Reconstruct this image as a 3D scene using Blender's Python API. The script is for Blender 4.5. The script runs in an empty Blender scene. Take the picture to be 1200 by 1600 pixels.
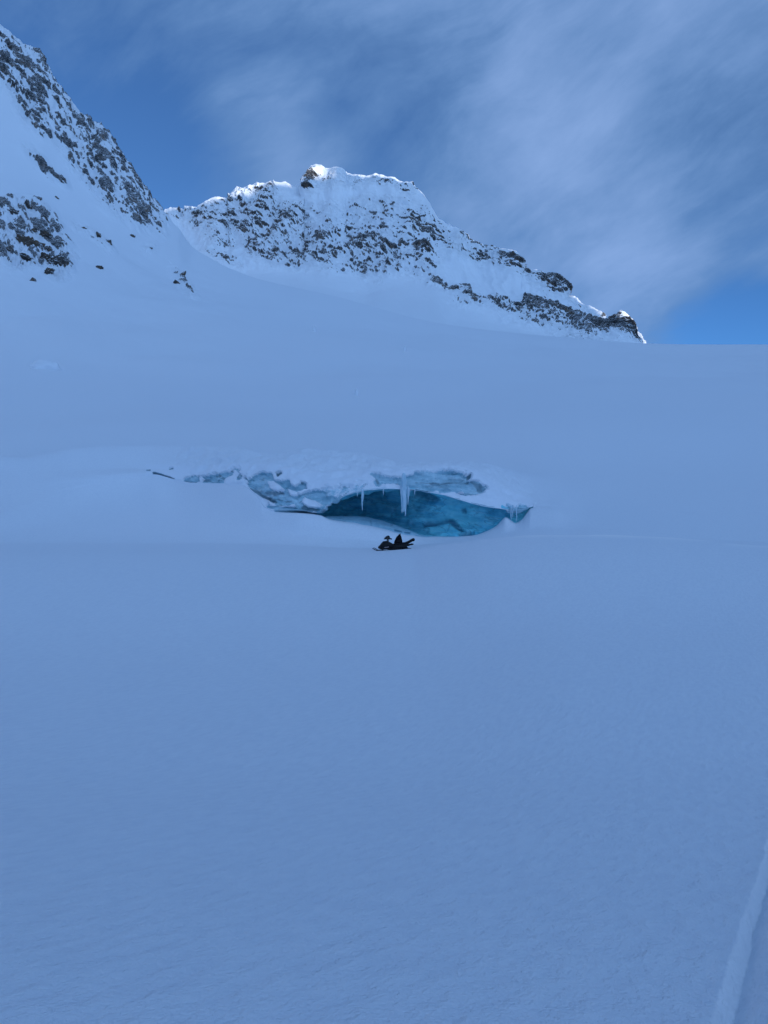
import bpy, bmesh, math, random
import numpy as np
from mathutils import Vector, Matrix

R = math.radians
rng = np.random.default_rng(7)
random.seed(7)
scene = bpy.context.scene
COL = scene.collection

# ------------------------------------------------------------------ camera
F = 1204.0                       # focal length in pixels of the 1200x1600 photograph
cam_d = bpy.data.cameras.new('camera')
cam_d.sensor_fit = 'VERTICAL'
cam_d.sensor_height = 36.0
cam_d.lens = 36.0 * F / 1600.0
cam_d.clip_start = 0.05
cam_d.clip_end = 20000
cam = bpy.data.objects.new('camera', cam_d)
cam.location = (0, 0, 0)
cam.rotation_euler = (R(90), 0, 0)
COL.objects.link(cam)
scene.camera = cam

# ------------------------------------------------------------------ light, sky, exposure
SUN_AZ, SUN_EL = 140.0, 6.0      # clockwise from straight ahead: behind the camera, to the right
scene.view_settings.view_transform = 'Standard'
scene.view_settings.look = 'None'
scene.view_settings.exposure = 0.0
scene.view_settings.gamma = 1.0
scene.cycles.max_bounces = 6
scene.cycles.diffuse_bounces = 4
scene.cycles.use_denoising = True

sun_d = bpy.data.lights.new('sun', 'SUN')
sun_d.energy = 4.0
sun_d.angle = R(0.35)
sun_d.color = (1.0, 0.93, 0.84)
sun = bpy.data.objects.new('sun', sun_d)
S = Vector((math.sin(R(SUN_AZ)) * math.cos(R(SUN_EL)), math.cos(R(SUN_AZ)) * math.cos(R(SUN_EL)), math.sin(R(SUN_EL))))
sun.rotation_euler = S.to_track_quat('Z', 'Y').to_euler()
sun.location = S * 100
COL.objects.link(sun)


CLOUD_SUN = (5.9, 10.0, 17.2)


class NT:
    """small helper to write node trees"""
    def __init__(self, tree):
        self.t = tree
        tree.nodes.clear()

    def n(self, kind, **kw):
        nd = self.t.nodes.new(kind)
        for k, v in kw.items():
            setattr(nd, k, v)
        return nd

    def set(self, sock, v):
        if hasattr(v, 'is_output') or isinstance(v, bpy.types.NodeSocket):
            self.t.links.new(v, sock)
        else:
            if sock.type == 'RGBA' and len(v) == 3:
                v = (*v, 1)
            sock.default_value = v

    def math(self, op, a, b=0.0, c=None, clamp=False):
        nd = self.n('ShaderNodeMath', operation=op, use_clamp=clamp)
        self.set(nd.inputs[0], a)
        self.set(nd.inputs[1], b)
        if c is not None:
            self.set(nd.inputs[2], c)
        return nd.outputs[0]

    def vmath(self, op, a, b=(0, 0, 0), scale=None):
        nd = self.n('ShaderNodeVectorMath', operation=op)
        self.set(nd.inputs[0], a)
        self.set(nd.inputs[1], b)
        if scale is not None:
            self.set(nd.inputs['Scale'], scale)
        return nd.outputs['Value'] if op in ('DOT_PRODUCT', 'LENGTH') else nd.outputs['Vector']

    def mix(self, f, a, b, blend='MIX'):
        nd = self.n('ShaderNodeMix', data_type='RGBA', blend_type=blend)
        self.set(nd.inputs['Factor'], f)
        self.set(nd.inputs['A'] if False else nd.inputs[6], a)
        self.set(nd.inputs[7], b)
        return nd.outputs[2]

    def smooth(self, v, lo, hi, o0=0.0, o1=1.0):
        nd = self.n('ShaderNodeMapRange', interpolation_type='SMOOTHSTEP')
        self.set(nd.inputs[0], v)
        nd.inputs[1].default_value = lo
        nd.inputs[2].default_value = hi
        nd.inputs[3].default_value = o0
        nd.inputs[4].default_value = o1
        return nd.outputs[0]

    def noise(self, vec, scale, detail=4, rough=0.5, dist=0.0, dim='3D'):
        nd = self.n('ShaderNodeTexNoise', noise_dimensions=dim)
        self.set(nd.inputs['Vector'], vec)
        nd.inputs['Scale'].default_value = scale
        nd.inputs['Detail'].default_value = detail
        nd.inputs['Roughness'].default_value = rough
        nd.inputs['Distortion'].default_value = dist
        return nd.outputs['Fac']

    def attr(self, name):
        return self.n('ShaderNodeAttribute', attribute_name=name).outputs['Fac']

    def obj(self):
        return self.n('ShaderNodeTexCoord').outputs['Object']

    def mapping(self, v, rot=(0, 0, 0), scale=(1, 1, 1), loc=(0, 0, 0)):
        nd = self.n('ShaderNodeMapping')
        self.set(nd.inputs[0], v)
        nd.inputs['Location'].default_value = loc
        nd.inputs['Rotation'].default_value = rot
        nd.inputs['Scale'].default_value = scale
        return nd.outputs[0]

    def bump(self, h, strength, dist, normal=None):
        nd = self.n('ShaderNodeBump')
        self.set(nd.inputs['Height'], h)
        nd.inputs['Strength'].default_value = strength
        nd.inputs['Distance'].default_value = dist
        if normal is not None:
            self.set(nd.inputs['Normal'], normal)
        return nd.outputs[0]

    def principled(self, color, rough=0.8, spec=0.3, normal=None, **kw):
        nd = self.n('ShaderNodeBsdfPrincipled')
        self.set(nd.inputs['Base Color'], color)
        self.set(nd.inputs['Roughness'], rough)
        self.set(nd.inputs['Specular IOR Level'], spec)
        if normal is not None:
            self.set(nd.inputs['Normal'], normal)
        for k, v in kw.items():
            self.set(nd.inputs[k], v)
        return nd.outputs[0]

    def out(self, shader, world=False):
        o = self.n('ShaderNodeOutputWorld' if world else 'ShaderNodeOutputMaterial')
        self.t.links.new(shader, o.inputs['Surface'])


def pdir(px, py):
    v = Vector(((px - 600) / F, 1.0, (800 - py) / F))
    return v.normalized()


world = bpy.data.worlds.new('World')
scene.world = world
world.use_nodes = True
w = NT(world.node_tree)
sky = w.n('ShaderNodeTexSky', sky_type='NISHITA', sun_disc=False)
sky.sun_elevation = R(SUN_EL)
sky.sun_rotation = R(SUN_AZ)
sky.altitude = 1500
sky.air_density = 1.0
sky.dust_density = 0.5
sky.ozone_density = 3.0
g = w.n('ShaderNodeTexCoord').outputs['Generated']
sep = w.n('ShaderNodeSeparateXYZ')
w.set(sep.inputs[0], g)
den = w.math('MAXIMUM', w.math('ADD', sep.outputs[2], 0.12), 0.03)
cmb = w.n('ShaderNodeCombineXYZ')
w.set(cmb.inputs[0], w.math('DIVIDE', sep.outputs[0], den))
w.set(cmb.inputs[1], w.math('DIVIDE', sep.outputs[1], den))
plane = cmb.outputs[0]                                   # the cloud layer seen in perspective
plane_r = w.mapping(w.mapping(plane, rot=(0, 0, R(-35))), scale=(1.0, 0.62, 1.0), loc=(3.1, 1.7, 0))
warp = w.n('ShaderNodeTexNoise')
w.set(warp.inputs['Vector'], g)
warp.inputs['Scale'].default_value = 2.2
warp.inputs['Detail'].default_value = 3
gw = w.vmath('ADD', g, w.vmath('SCALE', w.vmath('SUBTRACT', warp.outputs['Color'], (0.5, 0.5, 0.5)), scale=0.22))
n1 = w.noise(plane_r, 0.9, 6, 0.58, 0.5)
n2 = w.noise(gw, 5.5, 7, 0.6, 0.2)
n3 = w.noise(w.mapping(w.mapping(gw, rot=(0, R(28), 0)), scale=(0.8, 1, 2.8)), 3.0, 7, 0.58, 0.3)
n5 = w.noise(w.mapping(w.mapping(gw, rot=(0, R(33), 0)), scale=(0.6, 1, 3.6)), 9.0, 6, 0.62, 0.2)
cl = w.math('ADD', w.math('MULTIPLY', n1, 0.28), w.math('ADD', w.math('MULTIPLY', n2, 0.24), w.math('MULTIPLY', n3, 0.48)))
cl = w.math('ADD', cl, w.math('MULTIPLY', w.math('SUBTRACT', n5, 0.5), 0.15))


def patch(px, py, wid, amp):
    """more (amp>0) or less cloud round one direction of the sky"""
    d = w.vmath('DOT_PRODUCT', g, tuple(pdir(px, py)))
    c = math.cos(R(wid))
    return w.math('MULTIPLY', w.smooth(d, c, 1.0), amp)


for px, py, wid, amp in ((930, 130, 26, 0.14), (420, 285, 8, 0.11), (840, 350, 12, 0.14), (620, 160, 8, -0.11),
                         (1150, 540, 6, -0.28), (1190, 430, 4, -0.06), (1080, 380, 8, 0.03), (140, 170, 9, -0.09), (255, 300, 8, -0.12),
                         (540, 20, 9, 0.05), (250, 40, 9, 0.05), (1010, 455, 6, 0.05), (470, 110, 6, -0.05)):
    cl = w.math('ADD', cl, patch(px, py, wid, amp))
n4 = w.noise(w.mapping(w.mapping(g, rot=(0, R(20), 0)), scale=(1, 1, 2.0)), 13.0, 5, 0.6, 0.3)
cl = w.math('ADD', cl, w.math('MULTIPLY', w.math('SUBTRACT', n4, 0.5), 0.16))
cov = w.smooth(cl, 0.36, 0.68)
thin = w.smooth(cl, 0.55, 0.90)
GLOW = Vector((math.sin(R(SUN_AZ + 12)) * 0.86, math.cos(R(SUN_AZ + 12)) * 0.86, 0.51))
sunny = w.smooth(w.vmath('DOT_PRODUCT', g, tuple(GLOW)), 0.25, 0.92)      # the cloud sheet is bright towards the sun, behind the viewer
cov = w.math('MAXIMUM', cov, w.math('MULTIPLY', sunny, 0.8))
SKY_TINT = (1.20, 1.46, 1.90)
base = w.mix(1.0, sky.outputs[0], w.mix(w.smooth(sep.outputs[2], 0.16, 0.40), (1.10, 1.66, 2.50), SKY_TINT), 'MULTIPLY')
cloudc = w.mix(thin, (1.35, 2.75, 5.6), (2.75, 4.4, 7.9))
cloudc = w.mix(sunny, cloudc, CLOUD_SUN)
skyc = w.mix(w.math('MULTIPLY', cov, 0.85), base, cloudc)
bg = w.n('ShaderNodeBackground')
w.set(bg.inputs[0], skyc)
bg.inputs[1].default_value = 0.1
w.out(bg.outputs[0], world=True)

# ------------------------------------------------------------------ numeric helpers
_perm = np.concatenate([rng.permutation(256)] * 3).astype(np.int64)
_grad = rng.normal(size=(256, 3))
_grad /= np.linalg.norm(_grad, axis=1)[:, None]


def perlin(p):
    p = np.asarray(p, dtype=np.float64)
    sh = p.shape[:-1]
    p = p.reshape(-1, 3)
    i = np.floor(p).astype(np.int64)
    f = p - i
    i &= 255
    u = f * f * f * (f * (f * 6 - 15) + 10)
    out = np.zeros(len(p))
    for dx in (0, 1):
        wx = u[:, 0] if dx else 1 - u[:, 0]
        for dy in (0, 1):
            wy = u[:, 1] if dy else 1 - u[:, 1]
            for dz in (0, 1):
                wz = u[:, 2] if dz else 1 - u[:, 2]
                h = _perm[_perm[_perm[(i[:, 0] + dx) & 255] + ((i[:, 1] + dy) & 255)] + ((i[:, 2] + dz) & 255)]
                g_ = _grad[h]
                out += wx * wy * wz * (g_[:, 0] * (f[:, 0] - dx) + g_[:, 1] * (f[:, 1] - dy) + g_[:, 2] * (f[:, 2] - dz))
    return (out * 1.6).reshape(sh)


def fbm(p, octaves=4, gain=0.5, lac=2.03):
    a, t, s = 1.0, 0.0, 1.0
    for k in range(octaves):
        t = t + a * perlin(p * s + 17.3 * k)
        a *= gain
        s *= lac
    return t


def ridged(p, octaves=4, gain=0.5, lac=2.03):
    a, t, s = 1.0, 0.0, 1.0
    for k in range(octaves):
        t = t + a * (0.5 - np.abs(perlin(p * s + 9.1 * k)))
        a *= gain
        s *= lac
    return t


def sstep(x, a, b):
    t = np.clip((x - a) / (b - a), 0, 1)
    return t * t * (3 - 2 * t)


def pchip_slopes(x, y):
    """x, y: (K, C)"""
    h = np.diff(x, axis=0)
    d = np.diff(y, axis=0) / h
    m = np.zeros_like(y)
    same = d[:-1] * d[1:] > 0
    w1 = 2 * h[1:] + h[:-1]
    w2 = h[1:] + 2 * h[:-1]
    with np.errstate(divide='ignore', invalid='ignore'):
        hm = (w1 + w2) / (w1 / d[:-1] + w2 / d[1:])
    m[1:-1] = np.where(same, hm, 0.0)
    m[0] = d[0]
    m[-1] = d[-1]
    return m


def hermite(x0, x1, y0, y1, m0, m1, t):
    h = x1 - x0
    t2, t3 = t * t, t * t * t
    return (2 * t3 - 3 * t2 + 1) * y0 + (t3 - 2 * t2 + t) * h * m0 + (-2 * t3 + 3 * t2) * y1 + (t3 - t2) * h * m1


def interp1(xk, yk, x):
    xk = np.asarray(xk, float)[:, None]
    yk = np.asarray(yk, float)[:, None]
    m = pchip_slopes(xk, yk)[:, 0]
    xk, yk = xk[:, 0], yk[:, 0]
    m[0] = 0
    m[-1] = 0
    x = np.clip(x, xk[0], xk[-1])
    k = np.clip(np.searchsorted(xk, x, side='right') - 1, 0, len(xk) - 2)
    t = (x - xk[k]) / (xk[k + 1] - xk[k])
    return hermite(xk[k], xk[k + 1], yk[k], yk[k + 1], m[k], m[k + 1], t)


def sheet_rows(kr, kz, segs):
    """kr, kz: (K, C) knots of every column's profile; segs: one list of fractions per segment -> (R, C) arrays"""
    ch = np.sqrt(np.diff(kr, axis=0) ** 2 + np.diff(kz, axis=0) ** 2) + 1e-3
    t = np.concatenate([np.zeros((1, kr.shape[1])), np.cumsum(ch, axis=0)])
    mr, mz = pchip_slopes(t, kr), pchip_slopes(t, kz)
    rr, zz = [], []
    for k, fr in enumerate(segs):
        for f_ in fr:
            rr.append(hermite(t[k], t[k + 1], kr[k], kr[k + 1], mr[k], mr[k + 1], f_))
            zz.append(hermite(t[k], t[k + 1], kz[k], kz[k + 1], mz[k], mz[k + 1], f_))
    rr.append(kr[-1])
    zz.append(kz[-1])
    return np.array(rr), np.array(zz)


def grid_normals(V):
    du = np.gradient(V, axis=1)
    dv = np.gradient(V, axis=0)
    n = np.cross(du, dv)
    ln = np.linalg.norm(n, axis=2, keepdims=True)
    return n / np.maximum(ln, 1e-9)


def poly_sd(px, py, poly):
    """signed distance (positive inside) to a polygon"""
    P = np.array(poly, float)
    Q = np.roll(P, -1, axis=0)
    best = np.full(px.shape, 1e18)
    inside = np.zeros(px.shape, bool)
    for (ax, ay), (bx, by) in zip(P, Q):
        ex, ey = bx - ax, by - ay
        wx, wy = px - ax, py - ay
        t = np.clip((wx * ex + wy * ey) / (ex * ex + ey * ey + 1e-12), 0, 1)
        best = np.minimum(best, (wx - ex * t) ** 2 + (wy - ey * t) ** 2)
        c = ((ay <= py) & (by > py)) | ((by <= py) & (ay > py))
        with np.errstate(divide='ignore', invalid='ignore'):
            xi = ax + (py - ay) / (by - ay if by != ay else 1e-9) * ex
        inside ^= c & (px < xi)
    return np.where(inside, 1, -1) * np.sqrt(best)


def masked_polys(px, py, polys, soft, jitter=None):
    """polys: (weight, points) -> the largest weight after a soft edge"""
    m = np.zeros(px.shape)
    for wgt, poly in polys:
        xs = [q[0] for q in poly]
        ys = [q[1] for q in poly]
        sel = (px > min(xs) - 3 * soft) & (px < max(xs) + 3 * soft) & (py > min(ys) - 3 * soft) & (py < max(ys) + 3 * soft)
        if not sel.any():
            continue
        sd = poly_sd(px[sel], py[sel], poly)
        if jitter is not None:
            sd = sd + jitter[sel]
        m[sel] = np.maximum(m[sel], wgt * sstep(sd, -soft, soft))
    return m


def grid_obj(name, V, N, mat, r0=0, r1=None, c0=0, c1=None, mask=None, attrs=None, parent=None):
    """one mesh object from rows r0..r1, columns c0..c1 of a grid; mask: which quads to keep"""
    r1 = V.shape[0] - 1 if r1 is None else r1
    c1 = V.shape[1] - 1 if c1 is None else c1
    nr, nc = V.shape[0], V.shape[1]
    idx = np.arange(nr * nc).reshape(nr, nc)
    keep = np.zeros((nr - 1, nc - 1), bool)
    keep[r0:r1, c0:c1] = True
    if mask is not None:
        keep &= mask
    q = np.stack([idx[:-1, :-1], idx[:-1, 1:], idx[1:, 1:], idx[1:, :-1]], axis=-1)[keep]
    used, inv = np.unique(q, return_inverse=True)
    q = inv.reshape(-1, 4)
    v = V.reshape(-1, 3)[used]
    me = bpy.data.meshes.new(name)
    me.vertices.add(len(v))
    me.vertices.foreach_set('co', v.astype(np.float32).ravel())
    me.loops.add(q.size)
    me.loops.foreach_set('vertex_index', q.astype(np.int32).ravel())
    me.polygons.add(len(q))
    me.polygons.foreach_set('loop_start', np.arange(0, q.size, 4, dtype=np.int32))
    me.polygons.foreach_set('use_smooth', np.ones(len(q), bool))
    me.update(calc_edges=True)
    for k, a in (attrs or {}).items():
        at = me.attributes.new(k, 'FLOAT', 'POINT')
        at.data.foreach_set('value', a.reshape(-1)[used].astype(np.float32))
    me.normals_split_custom_set_from_vertices(N.reshape(-1, 3)[used].astype(np.float32))
    me.materials.append(mat)
    o = bpy.data.objects.new(name, me)
    COL.objects.link(o)
    if parent is not None:
        o.parent = parent
    return o


def tag(o, label=None, cat=None, group=None, kind=None):
    for k, v in (('label', label), ('category', cat), ('group', group), ('kind', kind)):
        if v:
            o[k] = v
    return o


def empty(name, loc=(0, 0, 0), rz=0.0):
    o = bpy.data.objects.new(name, None)
    o.empty_display_size = 0.3
    o.location = loc
    o.rotation_euler = (0, 0, rz)
    COL.objects.link(o)
    return o


# ------------------------------------------------------------------ materials
SNOW = (0.80, 0.84, 0.90)


def new_mat(name):
    m = bpy.data.materials.new(name)
    m.use_nodes = True
    return m, NT(m.node_tree)


def rock_color(t, p, scale):
    a = t.noise(p, 0.9 * scale, 5, 0.6)
    b = t.noise(p, 0.22 * scale, 3, 0.5)
    c = t.mix(t.smooth(a, 0.3, 0.7), (0.026, 0.026, 0.029), (0.125, 0.118, 0.114))
    return t.mix(t.smooth(b, 0.5, 0.72), c, (0.19, 0.135, 0.095))


def make_snow_ground():
    m, t = new_mat('snow')
    p = t.obj()
    rock = t.attr('rock')
    fine = t.noise(p, 55, 3, 0.6)
    mid = t.noise(t.mapping(t.mapping(p, rot=(0, 0, R(25))), scale=(1, 0.35, 1)), 9, 4, 0.55)
    big = t.noise(t.mapping(p, scale=(1, 0.5, 1)), 0.35, 4, 0.5)
    nb = t.bump(big, 0.25, 0.25)
    nb = t.bump(mid, 0.8, 0.05, nb)
    nb = t.bump(t.noise(p, 21, 4, 0.65), 0.6, 0.018, nb)
    nb = t.bump(fine, 0.9, 0.012, nb)
    crust = t.mix(t.smooth(mid, 0.3, 0.7), (0.77, 0.81, 0.87), (0.81, 0.85, 0.90))
    sn = t.principled(t.mix(t.attr('cut'), crust, (0.93, 0.94, 0.96)), 0.75, 0.15, nb)      # whitens track wall and berm, painting in the light they catch
    det = t.noise(t.mapping(t.mapping(p, rot=(0, R(-48), 0)), scale=(0.5, 1, 1.5)), 0.6, 5, 0.7)
    rk = t.math('ADD', rock, t.math('MULTIPLY', t.math('SUBTRACT', det, 0.5), 0.8))
    f = t.smooth(rk, -0.03, 0.05)
    rn = t.bump(t.noise(p, 0.6, 6, 0.7), 1.0, 3.5)
    sx = t.n('ShaderNodeSeparateXYZ')
    t.set(sx.inputs[0], rn)
    dusty = t.math('ADD', sx.outputs[2], t.math('MULTIPLY', t.math('SUBTRACT', t.noise(p, 0.9, 3, 0.6), 0.5), 0.7))
    f = t.math('MULTIPLY', f, t.smooth(dusty, 0.57, 0.79, 1.0, 0.08))
    rs = t.principled(rock_color(t, p, 1.0), 0.85, 0.2, rn)
    ms = t.n('ShaderNodeMixShader')
    t.set(ms.inputs[0], f)
    t.t.links.new(sn, ms.inputs[1])
    t.t.links.new(rs, ms.inputs[2])
    t.out(ms.outputs[0])
    return m


def make_mountain():
    m, t = new_mat('snowy_rock')
    p = t.obj()
    rock = t.attr('rock')
    det = t.noise(t.mapping(t.mapping(p, rot=(0, R(-36), 0)), scale=(0.45, 1, 1.5)), 0.35, 5, 0.7)
    rk = t.math('ADD', rock, t.math('MULTIPLY', t.math('SUBTRACT', det, 0.5), 0.8))
    f = t.smooth(rk, -0.04, 0.06)
    sb = t.bump(t.noise(p, 0.09, 5, 0.6), 0.5, 4.0)
    sn = t.principled((0.82, 0.86, 0.91), 0.8, 0.15, sb)
    rn = t.bump(t.noise(p, 0.35, 6, 0.7), 1.0, 6.0)
    sx = t.n('ShaderNodeSeparateXYZ')
    t.set(sx.inputs[0], rn)
    dusty = t.math('ADD', sx.outputs[2], t.math('MULTIPLY', t.math('SUBTRACT', t.noise(p, 0.5, 3, 0.6), 0.5), 0.7))
    f = t.math('MULTIPLY', f, t.smooth(dusty, 0.57, 0.79, 1.0, 0.08))
    rs = t.principled(rock_color(t, p, 0.6), 0.85, 0.2, rn)
    ms = t.n('ShaderNodeMixShader')
    t.set(ms.inputs[0], f)
    t.t.links.new(sn, ms.inputs[1])
    t.t.links.new(rs, ms.inputs[2])
    t.out(ms.outputs[0])
    return m


def make_ice(name, deep):
    """exposed glacier ice with snow lying on it where the 'ice' attribute is low"""
    m, t = new_mat(name)
    p = t.obj()
    ice = t.attr('ice')
    dark = t.attr('dark')
    strat = t.noise(t.mapping(t.mapping(p, rot=(0, R(-7), 0)), scale=(0.22, 0.5, 1.6)), 1.5, 5, 0.6, 0.4)
    clot = t.noise(p, 2.6, 5, 0.65)
    big = t.noise(p, 0.35, 3, 0.5)
    if deep:
        c = t.mix(t.smooth(strat, 0.36, 0.66), (0.13, 0.57, 0.74), (0.24, 0.76, 0.87))
        c = t.mix(t.smooth(big, 0.42, 0.65), c, (0.24, 0.74, 0.82))
        c = t.mix(t.math('MULTIPLY', t.smooth(clot, 0.55, 0.75), 0.35), c, (0.30, 0.82, 0.90))
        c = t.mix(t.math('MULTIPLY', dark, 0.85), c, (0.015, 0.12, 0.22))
        ck = t.math('ABSOLUTE', t.math('SUBTRACT', t.noise(t.mapping(t.mapping(p, rot=(0, R(-12), 0)), scale=(0.5, 0.6, 1.5)), 0.55, 5, 0.55, 0.6), 0.5))
        c = t.mix(t.smooth(ck, 0.002, 0.016, 0.38, 0.0), c, (0.015, 0.12, 0.22))
        fol = t.noise(t.mapping(t.mapping(p, rot=(0, R(-9), 0)), scale=(0.10, 0.4, 3.2)), 2.2, 4, 0.65)
        c = t.mix(t.math('MULTIPLY', t.smooth(fol, 0.54, 0.62), 0.30), c, (0.42, 0.78, 0.84))
        rough, spec = 0.3, 0.45
    elif deep is None:
        c = t.mix(t.smooth(clot, 0.35, 0.66), (0.34, 0.58, 0.70), (0.50, 0.72, 0.82))
        c = t.mix(dark, c, (0.06, 0.20, 0.30))
        rough, spec = 0.35, 0.4
    else:
        c = t.mix(t.smooth(strat, 0.35, 0.66), (0.28, 0.50, 0.60), (0.50, 0.70, 0.79))
        c = t.mix(t.math('MULTIPLY', t.smooth(clot, 0.52, 0.72), 0.4), c, (0.40, 0.50, 0.55))
        c = t.mix(dark, c, (0.07, 0.12, 0.16))
        rough, spec = 0.4, 0.35
    bn = t.bump(t.math('ADD', t.math('MULTIPLY', strat, 0.6), t.math('MULTIPLY', clot, 0.4)), 0.6, 0.25)
    si = t.principled(c, rough, spec, bn)
    sb = t.bump(t.noise(p, 5, 4, 0.6), 0.3, 0.06)
    sn = t.principled((0.80, 0.84, 0.90), 0.75, 0.15, sb)
    jit = t.noise(p, 3.2, 5, 0.7)
    rk = t.math('ADD', ice, t.math('MULTIPLY', t.math('SUBTRACT', jit, 0.5), 0.8))
    f = t.smooth(rk, 0.42, 0.58)
    ms = t.n('ShaderNodeMixShader')
    t.set(ms.inputs[0], f)
    t.t.links.new(sn, ms.inputs[1])
    t.t.links.new(si, ms.inputs[2])
    t.out(ms.outputs[0])
    return m


def make_rock(name, warm):
    m, t = new_mat(name)
    p = t.obj()
    nrm = t.n('ShaderNodeNewGeometry').outputs['Normal']
    sx = t.n('ShaderNodeSeparateXYZ')
    t.set(sx.inputs[0], nrm)
    c = rock_color(t, p, 1.4)
    c = t.mix(0.6 if warm else 0.12, c, (0.16, 0.115, 0.08))
    f = t.math('ADD', sx.outputs[2], t.math('MULTIPLY', t.math('SUBTRACT', t.noise(p, 0.7, 5, 0.65), 0.5), 1.5))
    c = t.mix(t.smooth(f, 0.60, 0.74), c, SNOW)
    t.out(t.principled(c, 0.85, 0.2, t.bump(t.noise(p, 0.8, 6, 0.7), 0.8, 1.5)))
    return m


def make_icicle():
    m, t = new_mat('frosted_ice')
    p = t.obj()
    s = t.noise(t.mapping(p, scale=(6, 6, 0.6)), 1.6, 4, 0.6)
    c = t.mix(t.smooth(s, 0.35, 0.65), (0.34, 0.56, 0.68), (0.60, 0.74, 0.83))
    t.out(t.principled(c, 0.3, 0.5, t.bump(s, 0.5, 0.05)))
    return m


def plain(name, c, rough, spec=0.5, metal=0.0):
    m, t = new_mat(name)
    p = t.obj()
    n = t.noise(p, 14, 4, 0.6)
    c2 = tuple(min(1, x * 1.7 + 0.002) for x in c)
    t.out(t.principled(t.mix(n, c, c2), rough, spec, t.bump(n, 0.12, 0.01), Metallic=metal))
    return m


M_SNOW = make_snow_ground()
M_MOUNT = make_mountain()
M_FACE = make_ice('glacier_ice', False)
M_CAVE = make_ice('deep_blue_ice', True)
M_FLOOR = make_ice('pale_floor_ice', None)
M_ROCK = make_rock('dark_rock', False)
M_ROCKW = make_rock('brown_rock', True)
M_ICICLE = make_icicle()
M_BLACK = plain('black_plastic', (0.006, 0.006, 0.007), 0.5, 0.2)
M_RUBBER = plain('black_rubber', (0.006, 0.006, 0.006), 0.8, 0.1)
M_SEAT = plain('black_vinyl', (0.007, 0.006, 0.007), 0.65, 0.15)
M_CLOTH = plain('black_cloth', (0.007, 0.006, 0.008), 0.95, 0.05)
M_METAL = plain('dark_metal', (0.012, 0.012, 0.013), 0.5, 0.25, 0.3)
M_SHIELD = plain('smoked_plastic', (0.008, 0.009, 0.011), 0.3, 0.25)
M_PALE = plain('grey_decal', (0.20, 0.16, 0.17), 0.5, 0.3)

# ------------------------------------------------------------------ the snowfield: one sheet of profiles fanned round the viewer
C_IN = 940
th_in = np.arctan((np.linspace(-90, 1290, C_IN) - 600) / F)
edge = th_in[-1]
side = edge + (math.pi - edge) * np.linspace(0, 1, 46)[1:] ** 1.25
theta = np.concatenate([-side[::-1], th_in, side])
C_ = len(theta)
ABS45 = math.pi / 4
s_col = np.where(np.abs(theta) <= ABS45, 600 + F * np.tan(np.clip(theta, -ABS45, ABS45)),
                 600 + np.sign(theta) * (F + (np.abs(theta) - ABS45) / math.pi * 180 * 30))
SMIN, SMAX = 600 - F - 135 * 30, 600 + F + 135 * 30
cosc = np.maximum(np.cos(theta), math.cos(ABS45))


def row(tab, back):
    """tab: (photo column, photo row, distance ahead) along one line of the terrain; back: the same line behind the viewer"""
    tab = [(SMIN, *back), (SMIN + 2600, *back)] + sorted(tab) + [(SMAX - 2600, *back), (SMAX, *back)]
    xs = [a[0] for a in tab]
    y = interp1(xs, [a[1] for a in tab], s_col)
    d = interp1(xs, [a[2] for a in tab], s_col)
    return d, (800 - y) / F * d


def flat(d, z, zr=None):
    """near line: the same height on every side, or a little different to the right (zr)"""
    k = sstep(s_col, 620, 900) * (1 - sstep(s_col, 1150, 2400))
    return np.full(C_, d), np.full(C_, z) + ((zr - z) * k if zr is not None else 0)


knots = []
knots.append(flat(0.25, -1.16))
knots.append(flat(2.4, -1.63))
knots.append(flat(6.0, -2.60))
knots.append(flat(12.0, -3.85, -3.65))
knots.append(flat(25.0, -4.60, -3.95))
# crest of the near snow
knots.append(row([(-600, 858, 46), (0, 863, 46), (200, 863, 46), (400, 864, 47), (560, 864, 51), (640, 859, 53), (700, 851, 50),
                  (760, 843, 47), (830, 838.5, 46), (900, 838, 46), (1000, 840, 46), (1100, 845, 46), (1200, 852, 46), (1800, 856, 46)], (860, 46)))
# hollow behind it
knots.append(row([(-600, 849, 58), (0, 850, 58), (200, 850, 58), (400, 850.5, 57.5), (500, 855, 57), (560, 857.5, 57), (620, 855, 58), (660, 851, 58), (720, 847, 56),
                  (760, 845, 54), (830, 843, 52), (900, 841, 52), (1000, 840, 52), (1200, 848, 52), (1800, 850, 52)], (858, 52)))
# E: foot of the ice / front edge of the cave floor
knots.append(row([(-600, 800, 60), (0, 775, 62), (120, 762, 63), (200, 747, 63), (240, 745, 63), (270, 752, 63), (300, 758, 62.5), (350, 759, 62), (375, 760, 62),
                  (400, 776, 61.5), (415, 796, 61), (430, 801, 61), (470, 802.5, 60.6), (500, 805, 60.5), (515, 812, 60.3), (560, 820, 60), (600, 829, 59.8),
                  (640, 837, 59.8), (670, 839.5, 60), (700, 839.5, 60), (740, 837.5, 60), (760, 831, 60.2), (775, 823, 60.4), (783, 815, 60.5),
                  (790, 809, 60.5), (797, 813, 60.6), (805, 818, 60.7), (815, 813, 60.8), (824, 801, 61), (829, 795, 61.1), (840, 793, 61.2), (870, 797, 60), (940, 806, 59),
                  (1100, 812, 58), (1200, 815, 58), (1800, 815, 58)], (850, 60)))
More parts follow.
